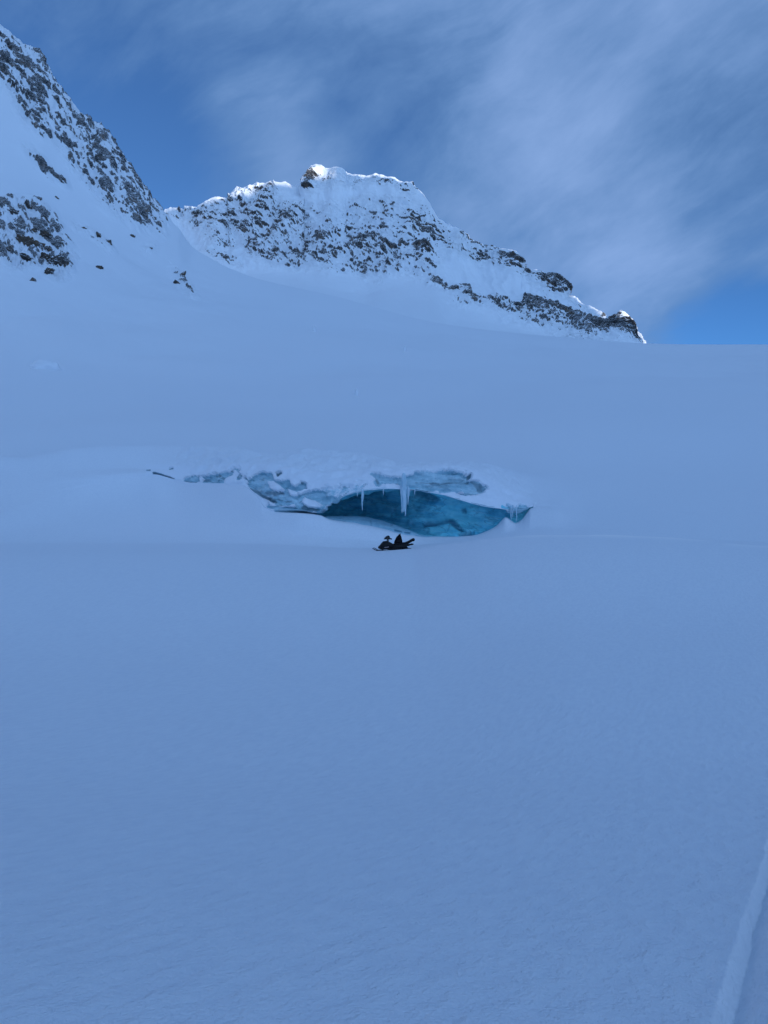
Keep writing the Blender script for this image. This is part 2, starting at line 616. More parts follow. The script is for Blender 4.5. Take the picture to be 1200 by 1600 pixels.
# F: where the cave floor meets the wall
knots.append(row([(-600, 795, 60.8), (0, 771, 62.5), (120, 758, 63.3), (200, 745.5, 63.2), (240, 744, 63.3), (270, 751, 63.3), (300, 757, 62.9), (350, 758, 62.4), (375, 759, 62.4),
                  (400, 775, 62), (415, 795, 61.6), (430, 800, 61.7), (470, 801.5, 61.4), (490, 803, 61.2), (500, 807, 62), (515, 808.5, 63.4), (540, 807, 65), (570, 807.5, 65.5),
                  (600, 815, 64.5), (640, 829.5, 62.4), (670, 838, 61.2), (700, 838.8, 60.9), (740, 836.5, 61.2), (760, 830, 61.2), (775, 822, 61.2), (783, 814, 61.2),
                  (790, 808.2, 61.2), (797, 812, 61.3), (805, 817, 61.4), (815, 812, 61.4), (824, 800, 61.5), (829, 794.6, 61.4), (840, 792.5, 61.5), (870, 795, 60.5), (940, 803, 59.8),
                  (1100, 809, 59), (1200, 812, 59), (1800, 812, 59)], (848, 61)))
# W: middle of the cave wall, R: inside of the roof
knots.append(row([(-600, 793, 61.4), (0, 769, 63), (120, 756, 63.6), (200, 744.5, 63.4), (240, 743, 63.5), (270, 750, 63.5), (300, 756, 63.1), (350, 757, 62.6), (375, 758, 62.6),
                  (400, 774, 62.3), (415, 794, 62), (430, 799, 62.2), (470, 800, 62), (490, 802, 61.8), (500, 803, 63), (515, 799, 65), (540, 792, 67), (570, 788, 67.5),
                  (600, 791, 66.8), (640, 798, 65), (670, 804, 63.8), (700, 808, 63.0), (740, 811, 62.5), (760, 811, 62.3), (775, 809, 62.2), (783, 807, 62.1),
                  (790, 803, 62), (797, 804, 62), (805, 806, 62), (815, 803, 62), (824, 797, 61.8), (829, 794, 61.8), (840, 792, 61.8), (870, 793, 61), (940, 801, 60.4),
                  (1100, 807, 59.6), (1200, 810, 59.6), (1800, 810, 59.6)], (846, 61.6)))
knots.append(row([(-600, 791, 61.8), (0, 767, 63.4), (120, 754, 63.9), (200, 743.5, 63.6), (240, 742, 63.6), (270, 749, 63.6), (300, 755, 63.2), (350, 756, 62.6), (375, 757, 62.5),
                  (400, 773, 62.1), (415, 793, 61.6), (430, 797.5, 61.6), (470, 798.5, 61.4), (490, 800, 61.3), (500, 797, 62), (515, 786, 63.2), (540, 774, 64.2), (570, 765, 64.6),
                  (600, 761, 64.4), (640, 761, 63.6), (670, 766, 62.8), (700, 773, 62.2), (740, 785, 61.8), (760, 789, 61.7), (775, 792.5, 61.6), (783, 795, 61.6),
                  (790, 796, 61.6), (797, 796.5, 61.6), (805, 795.5, 61.6), (815, 794.2, 61.6), (824, 793.5, 61.6), (829, 793, 61.6), (840, 791, 62), (870, 791, 61.6), (940, 799, 61),
                  (1100, 805, 60.2), (1200, 808, 60.2), (1800, 808, 60.2)], (845, 62)))
# L: lip of the roof
knots.append(row([(-600, 789, 62.2), (0, 765, 63.8), (120, 752, 64.1), (200, 742.5, 63.8), (240, 741, 63.7), (270, 748, 63.7), (300, 754, 63.3), (350, 755, 62.8), (375, 756, 62.8),
                  (400, 772, 62.3), (415, 792, 61.8), (430, 796, 61.5), (470, 797, 61.0), (490, 801, 60.6), (500, 799, 60.4), (510, 791, 60.2), (530, 779, 60), (560, 768.5, 59.8),
                  (600, 764, 59.8), (650, 765.5, 60), (680, 771, 60.1), (700, 776, 60.2), (740, 787.5, 60.4), (780, 795, 60.6),
                  (800, 796.5, 60.8), (815, 795, 61), (829, 792.6, 61.3), (840, 790, 62.2), (870, 788, 62.2), (940, 797, 61.8), (1100, 803, 61), (1200, 806, 61), (1800, 806, 61)], (844, 63)))
# T: top of the exposed ice
knots.append(row([(-600, 760, 65), (0, 745, 65), (120, 735, 65), (200, 731, 64.8), (240, 732, 64.6), (300, 738, 64.2), (350, 733, 64), (400, 732, 63.8), (430, 733, 63.6),
                  (480, 747, 62.4), (520, 748, 61.6), (560, 745, 61.4), (590, 737, 61.4), (620, 734, 61.4), (660, 732, 61.4), (730, 734, 61.6), (760, 752, 61.8), (800, 778, 62.2),
                  (829, 785, 62.6), (850, 780, 64), (900, 780, 66), (1000, 786, 66), (1200, 790, 66), (1800, 790, 66)], (836, 67)))
# crest of the snow bank
knots.append(row([(-600, 725, 72), (-100, 712, 70), (0, 712, 70), (35, 715, 69), (70, 709, 69), (110, 700.5, 69), (150, 696.5, 69), (250, 695, 69), (340, 696, 69), (375, 698, 69), (400, 704, 69),
                  (435, 709, 68), (455, 704, 67.5), (475, 700, 67.5), (510, 702, 67), (560, 706, 66.5), (595, 714, 66), (620, 722, 65.5), (660, 723, 65), (720, 721, 65), (755, 722, 66),
                  (785, 730, 67), (815, 742, 69), (850, 752, 72), (900, 757, 76), (1000, 762, 78), (1200, 766, 78), (1800, 766, 78)], (825, 75)))
# trough behind the bank, then the glacier up to the skyline and the left-hand mountain
knots.append(row([(-600, 722, 80), (-100, 716, 80), (0, 715, 80), (35, 714, 80), (110, 705, 80), (250, 701, 80), (375, 704, 80), (435, 711, 79), (510, 708, 79), (600, 720, 78), (660, 727, 78),
                  (740, 727, 79), (815, 733, 82), (900, 735, 88), (1000, 738, 90), (1200, 742, 90), (1800, 742, 90)], (815, 90)))
knots.append(row([(-600, 650, 122), (0, 668, 122), (100, 666, 122), (300, 662, 122), (500, 664, 122), (700, 667, 122), (800, 666, 122), (900, 664, 124), (1000, 663, 126), (1200, 665, 126), (1800, 665, 126)], (800, 125)))
knots.append(row([(-600, 560, 210), (0, 592, 210), (100, 596, 210), (255, 600, 210), (500, 604, 210), (700, 608, 210), (800, 608, 210), (1000, 606, 210), (1200, 604, 210), (1800, 600, 210)], (790, 210)))
knots.append(row([(-600, 400, 330), (0, 472, 330), (100, 488, 330), (200, 500, 330), (300, 511, 330), (430, 524, 330), (500, 533, 330), (640, 549, 330), (700, 556, 330), (800, 566, 330), (1000, 573, 330), (1200, 575, 330), (1800, 570, 330)], (770, 330)))
knots.append(row([(-600, 150, 440), (0, 290, 440), (100, 352, 440), (200, 410, 440), (255, 436, 440), (300, 452, 440), (360, 470, 440), (430, 484, 440), (500, 496, 440), (640, 520, 440), (700, 529, 440), (800, 541, 440), (1000, 553, 440), (1200, 555, 440), (1800, 550, 440)], (755, 440)))
crest_tab = [(-600, -250, 560), (-100, -60, 570), (0, 37, 575), (20, 55, 577), (42, 76, 578), (62, 92, 578), (80, 122, 580), (95, 147, 582), (120, 181, 585), (140, 199, 588), (150, 205, 590), (164, 214, 592), (175, 231, 594),
             (188, 254, 596), (203, 274, 598), (213, 290, 600), (226, 312, 603), (240, 331, 606), (255, 347, 610), (275, 366, 612), (300, 388, 615), (330, 408, 615), (360, 424, 615), (430, 446, 615), (500, 460, 612), (560, 476, 605), (640, 499, 595), (700, 512, 590),
             (800, 524, 580), (900, 533, 575), (1000, 540.5, 570), (1100, 542, 570), (1200, 543, 570), (1800, 540, 570)]
knots.append(row(crest_tab, (740, 560)))
bk = row([(a, b + (60 if a < 300 else 25), c + 90) for a, b, c in crest_tab], (760, 660))
knots.append(bk)
bk2 = row([(a, min(b + 420, 790), c + 700) for a, b, c in crest_tab], (780, 1300))
knots.append(bk2)



def blur(a, sg):
    n_ = int(3 * sg)
    ker = np.exp(-0.5 * (np.arange(-n_, n_ + 1) / sg) ** 2)
    return np.convolve(np.pad(a, n_, mode='edge'), ker / ker.sum(), mode='valid')


shift = 13.0 * (1 - sstep(s_col, 215, 470)) * sstep(s_col, -3000, -600)
for k in range(6, 15):                      # the left part of the bank lies a little farther back
    d_, z_ = knots[k]
    knots[k] = (d_ + shift * (0.3 if k == 6 else 1), z_ * (d_ + shift * (0.3 if k == 6 else 1)) / d_)
for k in range(15, 19):
    knots[k] = tuple(blur(a, 14) for a in knots[k])
hw = sstep(s_col, 262, 310)
knots[19] = tuple(blur(a, 2.0) * (1 - hw) + blur(a, 16) * hw for a in knots[19])
apron = (blur(0.45 * knots[6][0] + 0.55 * knots[7][0], 26), blur(0.70 * knots[6][1] + 0.30 * knots[7][1], 26))
knots.insert(7, apron)
for k in range(9, 13):                      # no undercut where the ice simply rises out of the snow
    g_ = 0.12 + 0.88 * sstep(s_col, 420, 495)
    dn = knots[8][0] + (knots[k][0] - knots[8][0]) * g_
    knots[k] = (dn, knots[k][1] * dn / knots[k][0])
wl = np.maximum((1 - sstep(s_col, -90, 236)), sstep(s_col, 838, 920))
side_l = s_col < 500
for k in range(7, 14):                      # plain smooth snow left and right of the ice: the profile found at its ends carries on
    ends = []
    for s_end in (238, 836):
        c_ = int(np.argmin(np.abs(s_col - s_end)))
        ends.append([(knots[k][a][c_] - knots[6][a][c_]) / (knots[14][a][c_] - knots[6][a][c_]) for a in (0, 1)])
    fd = np.where(side_l, ends[0][0], ends[1][0])
    fz = np.where(side_l, ends[0][1], ends[1][1])
    lin_f = (k - 6) / 8
    far_w = sstep(np.abs(s_col - np.where(side_l, 238, 836)) / np.where(side_l, 3.2, 1.0), 4, 110)       # and eases into one even slope
    fd = fd * (1 - far_w) + lin_f * far_w
    fz = fz * (1 - far_w) + lin_f ** np.where(side_l, 1.7, 1.15) * far_w
    knots[k] = (knots[k][0] * (1 - wl) + (knots[6][0] + (knots[14][0] - knots[6][0]) * fd) * wl,
                knots[k][1] * (1 - wl) + (knots[6][1] + (knots[14][1] - knots[6][1]) * fz) * wl)
kr = np.array([k[0] for k in knots]) / cosc[None, :]
kz = np.array([k[1] for k in knots])


def lin(n):
    return np.linspace(0, 1, n, endpoint=False)


# segment names: near x4, near->crest, crest->hollow, hollow->apron, apron->E, E->F, F->W, W->R, R->L, L->T, T->bank crest, ->trough, glacier x4, ->skyline, back x2
seg_n = [16, 70, 40, 34, 24, 18, 14, 26, 20, 22, 20, 12, 76, 46, 14, 36, 40, 60, 100, 190, 24, 16]
segs = [lin(n) for n in seg_n]
row0 = np.concatenate([[0], np.cumsum(seg_n)])
(I_E, I_F, I_L, I_T, I_BC, I_BT) = (row0[8], row0[9], row0[12], row0[13], row0[14], row0[15])
I_G2, I_G3, I_G4, I_H = row0[17], row0[18], row0[19], row0[20]
rr, zz = sheet_rows(kr, kz, segs)
V = np.stack([rr * np.sin(theta)[None, :], rr * np.cos(theta)[None, :], zz], axis=-1)
NR = V.shape[0]

dep = np.maximum(V[..., 1], 1e-3)
PX = np.where(V[..., 1] > 0.1, 600 + F * V[..., 0] / dep, -9e4)      # where each point of the terrain shows in the photograph
PY = np.where(V[..., 1] > 0.1, 800 - F * V[..., 2] / dep, -9e4)
ROWI = np.arange(NR)[:, None] * np.ones((1, C_))
N0 = grid_normals(V)
N0 *= np.where(np.sum(N0[5, C_ // 2] * np.array([0, 0, 1])) < 0, -1, 1)

# broad undulations of the snow
rng_d = np.linalg.norm(V[..., :2], axis=-1)
und = fbm(V * np.array([0.045, 0.03, 0.0]) + 3.1, 3) * 0.10 * sstep(rng_d, 3, 20) * (1 - sstep(ROWI, row0[5] - 25, row0[5]))
far_u = fbm(V * np.array([0.012, 0.008, 0.004]) + 8.1, 3) * 2.6 * sstep(ROWI, I_BT + 5, I_BT + 60) * (1 - sstep(ROWI, I_G4, I_H))
V[..., 2] += und + far_u

# the old track on the right of the viewer: a low lip, then a trench
ta, tb = np.array([1.040, 2.45]), np.array([3.47, 6.9])
tdir = (tb - ta) / np.linalg.norm(tb - ta)
tn = np.array([tdir[1], -tdir[0]])
q = V[..., :2] - ta
sdist = q @ tn + 0.012 * perlin(V * 3.1) + 0.006 * fbm(V * 14.0, 3)
near = (rng_d < 30) & (V[..., 1] > -20)
near &= sdist < 3
jag = 0.3 * perlin(V * 8.0)
groove = -0.062 * np.clip((sdist + 0.002) / 0.050, 0, 1) + 0.24 * np.clip((sdist - 0.046) / 0.34, 0, 1) - 0.178 * sstep(sdist, 0.75, 1.6)
lip = 0.004 * np.exp(-((sdist + 0.02) / 0.025) ** 2) * (1 + jag)
cut = np.where(near, np.clip((sdist + 0.012) / 0.01, 0, 1) * np.clip((0.050 - sdist) / 0.008, 0, 1), 0) * (1 - sstep(rng_d, 9, 22))  # whitened strip: light on the groove wall put into the colour
V[..., 2] += np.where(near, lip + groove * (1 + 0.2 * jag), 0) * (1 - sstep(rng_d, 9, 22))

# a sled track running off to the right along the crest of the near snow
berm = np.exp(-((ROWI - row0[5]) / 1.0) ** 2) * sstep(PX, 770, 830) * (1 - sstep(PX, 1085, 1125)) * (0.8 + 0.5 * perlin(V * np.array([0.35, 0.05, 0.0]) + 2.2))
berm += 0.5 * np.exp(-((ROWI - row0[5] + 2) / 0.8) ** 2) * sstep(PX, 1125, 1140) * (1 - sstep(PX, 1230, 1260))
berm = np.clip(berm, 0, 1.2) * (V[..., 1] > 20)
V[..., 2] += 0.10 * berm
cut = np.maximum(cut, np.clip(berm, 0, 1))  # berm takes the same painted brightness

# left-hand mountain: crags, gullies and the rock that shows
J = fbm(V * 0.03, 3) * 6
left_polys = [
    (0.69, [(0, 46), (20, 62), (68, 84), (102, 138), (126, 180), (172, 206), (202, 254), (228, 290), (262, 346), (260, 364), (235, 358), (210, 352), (185, 340),
           (160, 322), (140, 300), (125, 284), (108, 268), (95, 240), (70, 222), (55, 212), (38, 190), (20, 165), (0, 132), (-60, 60), (-60, -20)]),
    (0.80, [(32, 225), (44, 231), (72, 262), (100, 283), (108, 297), (100, 296), (70, 272), (45, 245)]),
    (0.60, [(-40, 322), (30, 312), (62, 316), (85, 338), (100, 370), (120, 405), (110, 430), (95, 438), (60, 422), (20, 425), (-40, 405)]),
    (0.55, [(112, 353), (135, 360), (165, 378), (181, 398), (172, 398), (140, 374), (116, 364)]),
    (0.50, [(262, 404), (272, 410), (296, 440), (306, 464), (300, 464), (284, 446), (268, 420)]),
    (0.50, [(225, 383), (240, 385), (242, 394), (228, 394)]),
]
dens = masked_polys(PX, PY, left_polys, 9, J)
upl = (ROWI > I_BT) & (PX > -300) & (PX < 420)


def rotp(p, deg):
    """turn world coordinates in the x-z plane, so that noise can run along the strata"""
    a = R(deg)
    x = p[..., 0] * math.cos(a) - p[..., 2] * math.sin(a)
    z = p[..., 0] * math.sin(a) + p[..., 2] * math.cos(a)
    return np.stack([x, p[..., 1], z], axis=-1)


rock = np.full(V.shape[:2], -1.0)
sel = upl
P = V[sel]
Pst = rotp(P, 48)                                    # strata fall steeply to the right
f1 = fbm(Pst * np.array([0.060, 0.14, 0.30]), 5, 0.72) + 0.45 * fbm(P * 0.022 + 4.4, 3)
f2 = ridged(Pst * np.array([0.05, 0.05, 0.12]) + 5, 4, 0.55)
d_ = dens[sel]
xw = (1 - sstep(PX[sel], 300, 415)) * sstep(PX[sel], -298, -170)
d_ = d_ * sstep(PX[sel], -298, -170)
crestw = 1 - 0.25 * sstep(ROWI[sel], I_H - 12, I_H)
disp = d_ * (f2 * 7.0 + f1 * 4.0) * crestw + (fbm(P * 0.016, 3) * 1.5 + fbm(rotp(P, 40) * np.array([0.02, 0.03, 0.09]), 3) * 0.35) * sstep(ROWI[sel], I_G2, I_G3) * xw
Vn = V.copy()
Vn[sel] += N0[sel] * disp[:, None] * np.array([0.6, 1, 1])
V = Vn
N1 = grid_normals(V)
N1 *= np.where(N1[5, C_ // 2, 2] < 0, -1, 1)
steep = np.sum((N1 - N0)[sel] * np.array([0, 0, -1]), axis=-1)
rib = 0.16 - np.abs(perlin(Pst * np.array([0.05, 0.07, 0.15]) + 31)) - 0.10
f1 = f1 + 0.9 * np.clip(rib, -0.2, 0.1)
rock[sel] = np.where(d_ > 0.02, f1 * 0.75 + steep * 0.8 + (d_ - 0.84) * 1.4, -1)
rock[sel] = np.maximum(rock[sel], -1)

# the ice bank: recessed, rough ice with snow shelves on it
bank = (ROWI >= I_E) & (ROWI <= I_BC) & (PX > 180) & (PX < 880)
ice = np.zeros(V.shape[:2])
dark = np.zeros(V.shape[:2])
Pb = V
jit_b = np.zeros(V.shape[:2])
jit_b[bank] = fbm(Pb[bank] * np.array([0.8, 0.4, 1.5]), 4, 0.6) * 5.0
ice_polys = [
    (1.0, [(580, 740), (592, 738), (606, 742), (628, 745), (648, 735), (700, 733), (728, 737), (737, 742), (734, 750), (748, 754), (759, 763), (754, 768), (730, 771), (700, 770),
           (660, 765), (625, 758), (604, 757), (588, 752)]),
    (0.95, [(384, 747), (404, 737), (420, 735), (428, 748), (440, 744), (452, 750), (460, 758), (476, 755), (480, 763), (466, 769), (492, 764), (522, 774), (530, 782), (508, 794),
            (503, 804), (440, 803), (416, 801), (415, 790), (428, 785), (414, 774), (398, 768), (384, 760)]),
    (0.85, [(287, 742), (298, 739), (311, 744), (312, 753), (300, 758), (288, 753)]),
    (0.85, [(318, 744), (338, 740), (353, 736), (366, 735), (352, 750), (346, 757), (330, 759), (317, 755)]),
    (0.6, [(366, 730), (375, 731), (375, 752), (368, 754)]),
    (1.0, [(792, 790), (814, 787), (830, 792), (818, 812), (806, 819), (796, 810)]),
    (0.25, [(700, 770), (760, 772), (790, 784), (792, 796), (750, 790), (710, 780)]),
    (0.5, [(500, 762), (560, 752), (578, 758), (560, 768), (530, 778), (506, 790)]),
]
snow_patches = [(1, [(475, 776), (492, 781), (504, 789), (499, 793), (480, 791), (470, 784)]), (1, [(417, 752), (428, 752), (444, 763), (432, 768), (420, 762)]),
                (0.9, [(449, 763), (466, 768), (464, 774), (452, 772)]), (0.7, [(420, 786), (440, 789), (460, 787), (462, 791), (440, 793), (420, 790)])]
ice[bank] = masked_polys(PX[bank], PY[bank], ice_polys, 2.6, jit_b[bank])
ice[bank] *= 1 - masked_polys(PX[bank], PY[bank], snow_patches, 2.0, jit_b[bank] * 0.4)
crk = fbm(Pb[bank] * np.array([0.5, 0.5, 2.0]) + 4, 4, 0.6)
dark[bank] = sstep(crk, 0.22, 0.5) * np.where(PX[bank] > 575, 0.22, 0.55)
dark_lines = [(1.0, [(239, 738), (250, 739), (272, 747), (273, 751), (256, 747), (240, 741)]), (0.7, [(228, 733), (236, 733), (236, 736), (228, 736)]),
              (0.75, [(262, 731), (272, 730), (272, 734), (262, 735)]), (0.8, [(288, 752), (311, 752), (300, 758.5)]), (0.8, [(318, 755), (350, 756), (334, 759.5)]),
              (0.7, [(385, 759), (400, 766), (415, 774), (428, 782), (427, 786), (412, 778), (396, 769)]), (0.7, [(430, 738), (438, 735), (440, 738), (432, 745)]),
              (0.45, [(418, 801), (500, 801.5), (500, 804), (418, 803)]), (0.7, [(650, 750), (690, 751), (735, 750), (735, 752), (690, 753), (650, 752)]),
              (0.5, [(580, 740), (588, 742), (594, 750), (589, 752)]), (0.5, [(734, 748), (752, 756), (759, 764), (752, 766), (744, 757)]),
              (0.6, [(730, 740), (738, 739), (737, 745), (731, 746)]), (0.5, [(792, 806), (818, 803), (812, 814), (805, 818), (797, 812)])]
face = (ROWI >= I_L) & bank
dl = masked_polys(PX[face], PY[face], dark_lines, 1.3, jit_b[face] * 0.25)
dark[face] = np.maximum(dark[face], dl)
ice[face] = np.maximum(ice[face], sstep(dl, 0.2, 0.5))
foot = (ROWI >= I_E) & (ROWI < I_L) & (PX > 225) & (PX < 500)
ftw = sstep(PX[foot], 418, 440)
ice[foot] = ftw
dark[foot] = 0.3 * ftw
# cave
floor = (ROWI >= I_E) & (ROWI < I_F) & (PX >= 500) & (PX < 835)
wall = (ROWI >= I_F) & (ROWI <= I_L) & (PX >= 488) & (PX < 835)
ice[floor] = sstep(PX[floor], 508, 525) * (1 - sstep(PX[floor], 655, 690)) * 0.95 * sstep(ROWI[floor], I_E, I_E + 4)
ice[wall] = 1.0
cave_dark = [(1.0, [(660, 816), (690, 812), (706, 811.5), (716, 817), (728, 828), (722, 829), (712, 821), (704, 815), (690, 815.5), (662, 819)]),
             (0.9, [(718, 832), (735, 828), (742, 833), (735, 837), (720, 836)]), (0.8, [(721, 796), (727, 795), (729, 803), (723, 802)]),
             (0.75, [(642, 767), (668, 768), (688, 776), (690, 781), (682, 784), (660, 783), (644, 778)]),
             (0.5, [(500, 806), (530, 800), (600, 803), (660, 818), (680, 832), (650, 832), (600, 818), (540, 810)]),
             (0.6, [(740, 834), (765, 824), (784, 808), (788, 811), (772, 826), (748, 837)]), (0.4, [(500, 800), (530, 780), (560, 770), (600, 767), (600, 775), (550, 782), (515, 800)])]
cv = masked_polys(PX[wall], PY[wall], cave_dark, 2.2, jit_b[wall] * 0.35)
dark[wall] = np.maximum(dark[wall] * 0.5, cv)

N1 = grid_normals(V)
N1 *= np.where(N1[5, C_ // 2, 2] < 0, -1, 1)
edgew = sstep(PX, 230, 300) * (1 - sstep(PX, 800, 840)) * sstep(ROWI, I_E, I_E + 10) * (1 - sstep(ROWI, I_BC - 12, I_BC))
facew = np.where((ROWI >= I_L - 6) & (ROWI <= I_BC), edgew * sstep(ROWI, I_L - 4, I_L + 10), 0)
bd = np.zeros(V.shape[:2])
b2 = bank
cell = ridged(V[b2] * np.array([0.55, 0.5, 1.1]) + 2.0, 4, 0.55)
bd[b2] = facew[b2] * (-(sstep(ice[b2], 0.2, 0.8)) * (0.18 + 0.42 * cell) + (1 - ice[b2]) * fbm(V[b2] * np.array([0.5, 0.5, 0.8]) + 6, 3) * 0.22)
wallw = np.where(wall, sstep(ROWI, I_F, I_F + 8) * (1 - sstep(ROWI, I_L - 8, I_L)) * sstep(PX, 500, 540) * (1 - sstep(PX, 780, 815)), 0)
bd[wall] += wallw[wall] * (fbm(V[wall] * np.array([0.35, 0.35, 0.6]) + 1.0, 4, 0.5) * 0.55 - 0.30 * cv)
V = V + N1 * bd[..., None]
capb = (ROWI > I_T - 10) & (ROWI <= I_BC + 10) & (PX > 380) & (PX < 800)
V[capb, 2] += fbm(V[capb] * 0.9, 4, 0.55) * 0.10 * (sstep(PX[capb], 380, 460) * (1 - sstep(PX[capb], 740, 800)))

NV = grid_normals(V)
NV *= np.where(NV[5, C_ // 2, 2] < 0, -1, 1)
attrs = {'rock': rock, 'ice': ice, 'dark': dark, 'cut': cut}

# split the sheet: the left mountain, the ice bank with its cave, and the snow
PXq, ROWq = PX[:-1, :-1], ROWI[:-1, :-1]
SQ = (s_col[None, :-1] * np.ones((NR - 1, 1)))
mount_edge = interp1([-700, 0, 100, 200, 300, 330, 360], [I_G2 + 25, I_G3 - 20, I_G3 - 5, I_G3 + 20, I_G3 + 70, I_G4 + 20, NR], SQ[0])
is_mount = (ROWq >= mount_edge[None, :]) & (SQ < 350) & (SQ > -1500)
is_face = ((ROWq >= I_L) | ((ROWq >= I_F) & (SQ <= 494))) & (ROWq < I_T + 8) & (SQ > 226) & (SQ < 832)
is_wall = (ROWq >= I_F) & (ROWq < I_L) & (SQ > 494) & (SQ < 832)
is_floor = (ROWq >= I_E) & (ROWq < I_F) & (SQ > 505) & (SQ < 700)
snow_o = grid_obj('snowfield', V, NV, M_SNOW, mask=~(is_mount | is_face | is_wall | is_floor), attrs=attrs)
tag(snow_o, 'smooth blue shaded snow covering the glacier from the viewer to the skyline', 'snow', kind='structure')
lm = grid_obj('mountain', V, NV, M_SNOW, mask=is_mount, attrs=attrs)
tag(lm, 'steep snowy mountainside with a rocky ridge falling from the upper left corner', 'mountain', kind='structure')
cave = empty('ice_cave', (6, 61, -2.0))
tag(cave, 'broken blue ice wall with a low arched cave mouth under a snow cap', 'ice cave')
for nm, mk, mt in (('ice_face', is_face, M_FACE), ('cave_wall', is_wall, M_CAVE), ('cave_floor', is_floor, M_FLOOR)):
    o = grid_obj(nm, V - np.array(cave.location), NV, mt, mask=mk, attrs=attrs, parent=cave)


# the low tongue of ice lying across the cave floor
ss = np.linspace(502, 668, 150)
tf = interp1([502, 515, 540, 570, 600, 640, 668], [809.5, 806.5, 805.5, 807, 814.5, 828.5, 838], ss)
bf = interp1([502, 515, 560, 600, 640, 668], [808.5, 812.5, 820.5, 829.5, 837.5, 839.5], ss)
df = interp1([502, 530, 580, 640, 668], [60.7, 60.45, 60.1, 59.85, 59.95], ss)
db = interp1([502, 530, 580, 640, 668], [61.2, 62.6, 62.8, 61.2, 60.3], ss)
prof = [(bf + 3, df - 0.02), (bf, df), (bf * 0.75 + tf * 0.25 - 0.2, df * 0.85 + db * 0.15), (bf * 0.3 + tf * 0.7, df * 0.45 + db * 0.55), (tf, db), (tf + 6, db + 0.15), (tf + 18, db + 0.2)]
ks = np.array([p_[1] for p_ in prof])
kzs = np.array([(800 - p_[0]) / F * p_[1] for p_ in prof])
rs_, zs_ = sheet_rows(ks, kzs, [lin(4), lin(8), lin(16), lin(14), lin(6), lin(4)])
VS = np.stack([rs_ * ((ss - 600) / F)[None, :], rs_, zs_], axis=-1)
VS[..., 2] += fbm(VS * 0.9, 4, 0.55) * 0.05
NS = grid_normals(VS)
NS *= np.sign(np.sum(NS[:40, :, 2]))
PXS = 600 + F * VS[..., 0] / VS[..., 1]
PYS = 800 - F * VS[..., 2] / VS[..., 1]
sd_ = masked_polys(PXS, PYS, [(0.9, [(616, 827), (628, 830), (628, 832), (616, 830)]), (0.9, [(631, 831), (642, 832), (640, 834.5), (632, 833)]), (0.4, [(578, 812), (580, 812), (581, 822), (579, 822)]),
                              (0.5, [(570, 822), (600, 827), (600, 829), (570, 824)]), (0.5, [(610, 819), (614, 819), (614, 822), (610, 822)])], 1.0)
grid_obj('ice_tongue', VS - np.array(cave.location), NS, M_FLOOR, attrs={'ice': np.ones(VS.shape[:2]), 'dark': sd_}, parent=cave)


def ground_at(px, py, lo=0, hi=None):
    """the point and normal of the sheet that shows at a photograph position"""
    hi = NR if hi is None else hi
    dd = (PX[lo:hi] - px) ** 2 + (PY[lo:hi] - py) ** 2
    k = np.unravel_index(np.argmin(dd), dd.shape)
    return Vector(V[lo + k[0], k[1]]), Vector(NV[lo + k[0], k[1]])


# ------------------------------------------------------------------ the mountain behind
CB = 900
sb = np.linspace(120, 1075, CB)
crestB = [(120, 400, 1180), (200, 372, 1180), (240, 352, 1180), (255, 346, 1180), (262, 342, 1180), (285, 338, 1185), (300, 330, 1190), (320, 319, 1195), (345, 315, 1200), (356, 318, 1203), (370, 308, 1206),
          (390, 299, 1210), (410, 293, 1213), (428, 297, 1216), (445, 292.5, 1218), (460, 295, 1220), (477, 298, 1222), (482, 284, 1222), (489, 271, 1223), (500, 267, 1225), (515, 269, 1226), (528, 268, 1227), (540, 277, 1228),
          (555, 279, 1228), (580, 283, 1228), (600, 286, 1226), (625, 290, 1224), (640, 300, 1220), (655, 315, 1214), (672, 330, 1206), (690, 348, 1198), (708, 363, 1190), (720, 376, 1184), (740, 389, 1175),
          (765, 395, 1166), (783, 393, 1158), (800, 402, 1150), (812, 420, 1142), (830, 427, 1134), (846, 438, 1126), (856, 446, 1120), (870, 460, 1112), (880, 474, 1106), (900, 484, 1096), (920, 490, 1086),
          (935, 502, 1078), (950, 507, 1070), (958, 502.5, 1066), (967, 502, 1062), (976, 507, 1058), (986, 519, 1052), (1000, 535, 1044), (1030, 552, 1030), (1075, 575, 1010)]
apronB = [(120, 440, 1010), (255, 420, 1010), (330, 408, 1020), (380, 432, 1005), (430, 428, 1005), (500, 428, 1005), (570, 444, 995), (600, 438, 1000), (680, 446, 990), (720, 478, 970), (780, 507, 950), (850, 522, 945), (950, 534, 950), (1000, 545, 960), (1075, 585, 950)]


def prow(tab, s):
    xs = [a[0] for a in tab]
    y = interp1(xs, [a[1] for a in tab], s)
    d = interp1(xs, [a[2] for a in tab], s)
    return d, (800 - y) / F * d


k0 = prow([(120, 560, 760), (255, 480, 720), (330, 428, 655), (430, 457, 645), (500, 472, 640), (560, 488, 635), (640, 511, 625), (700, 524, 620), (800, 536, 610), (900, 545, 605), (1000, 554, 600), (1075, 600, 650)], sb)
k1 = prow(apronB, sb)
kc = prow(crestB, sb)
kmid = (k1[0] * 0.45 + kc[0] * 0.55, k1[1] * 0.45 + kc[1] * 0.55 - 6)
kb1 = (kc[0] + 60, kc[1] - 60)
kb2 = (kc[0] + 500, kc[1] * 0.2)
krB = np.array([k0[0], k1[0], kmid[0], kc[0], kb1[0], kb2[0]])
kzB = np.array([k0[1], k1[1], kmid[1], kc[1], kb1[1], kb2[1]])
segB = [60, 150, 170, 24, 14]
rB, zB = sheet_rows(krB, kzB, [lin(n) for n in segB])
VB = np.stack([rB * ((sb - 600) / F)[None, :], rB, zB], axis=-1)
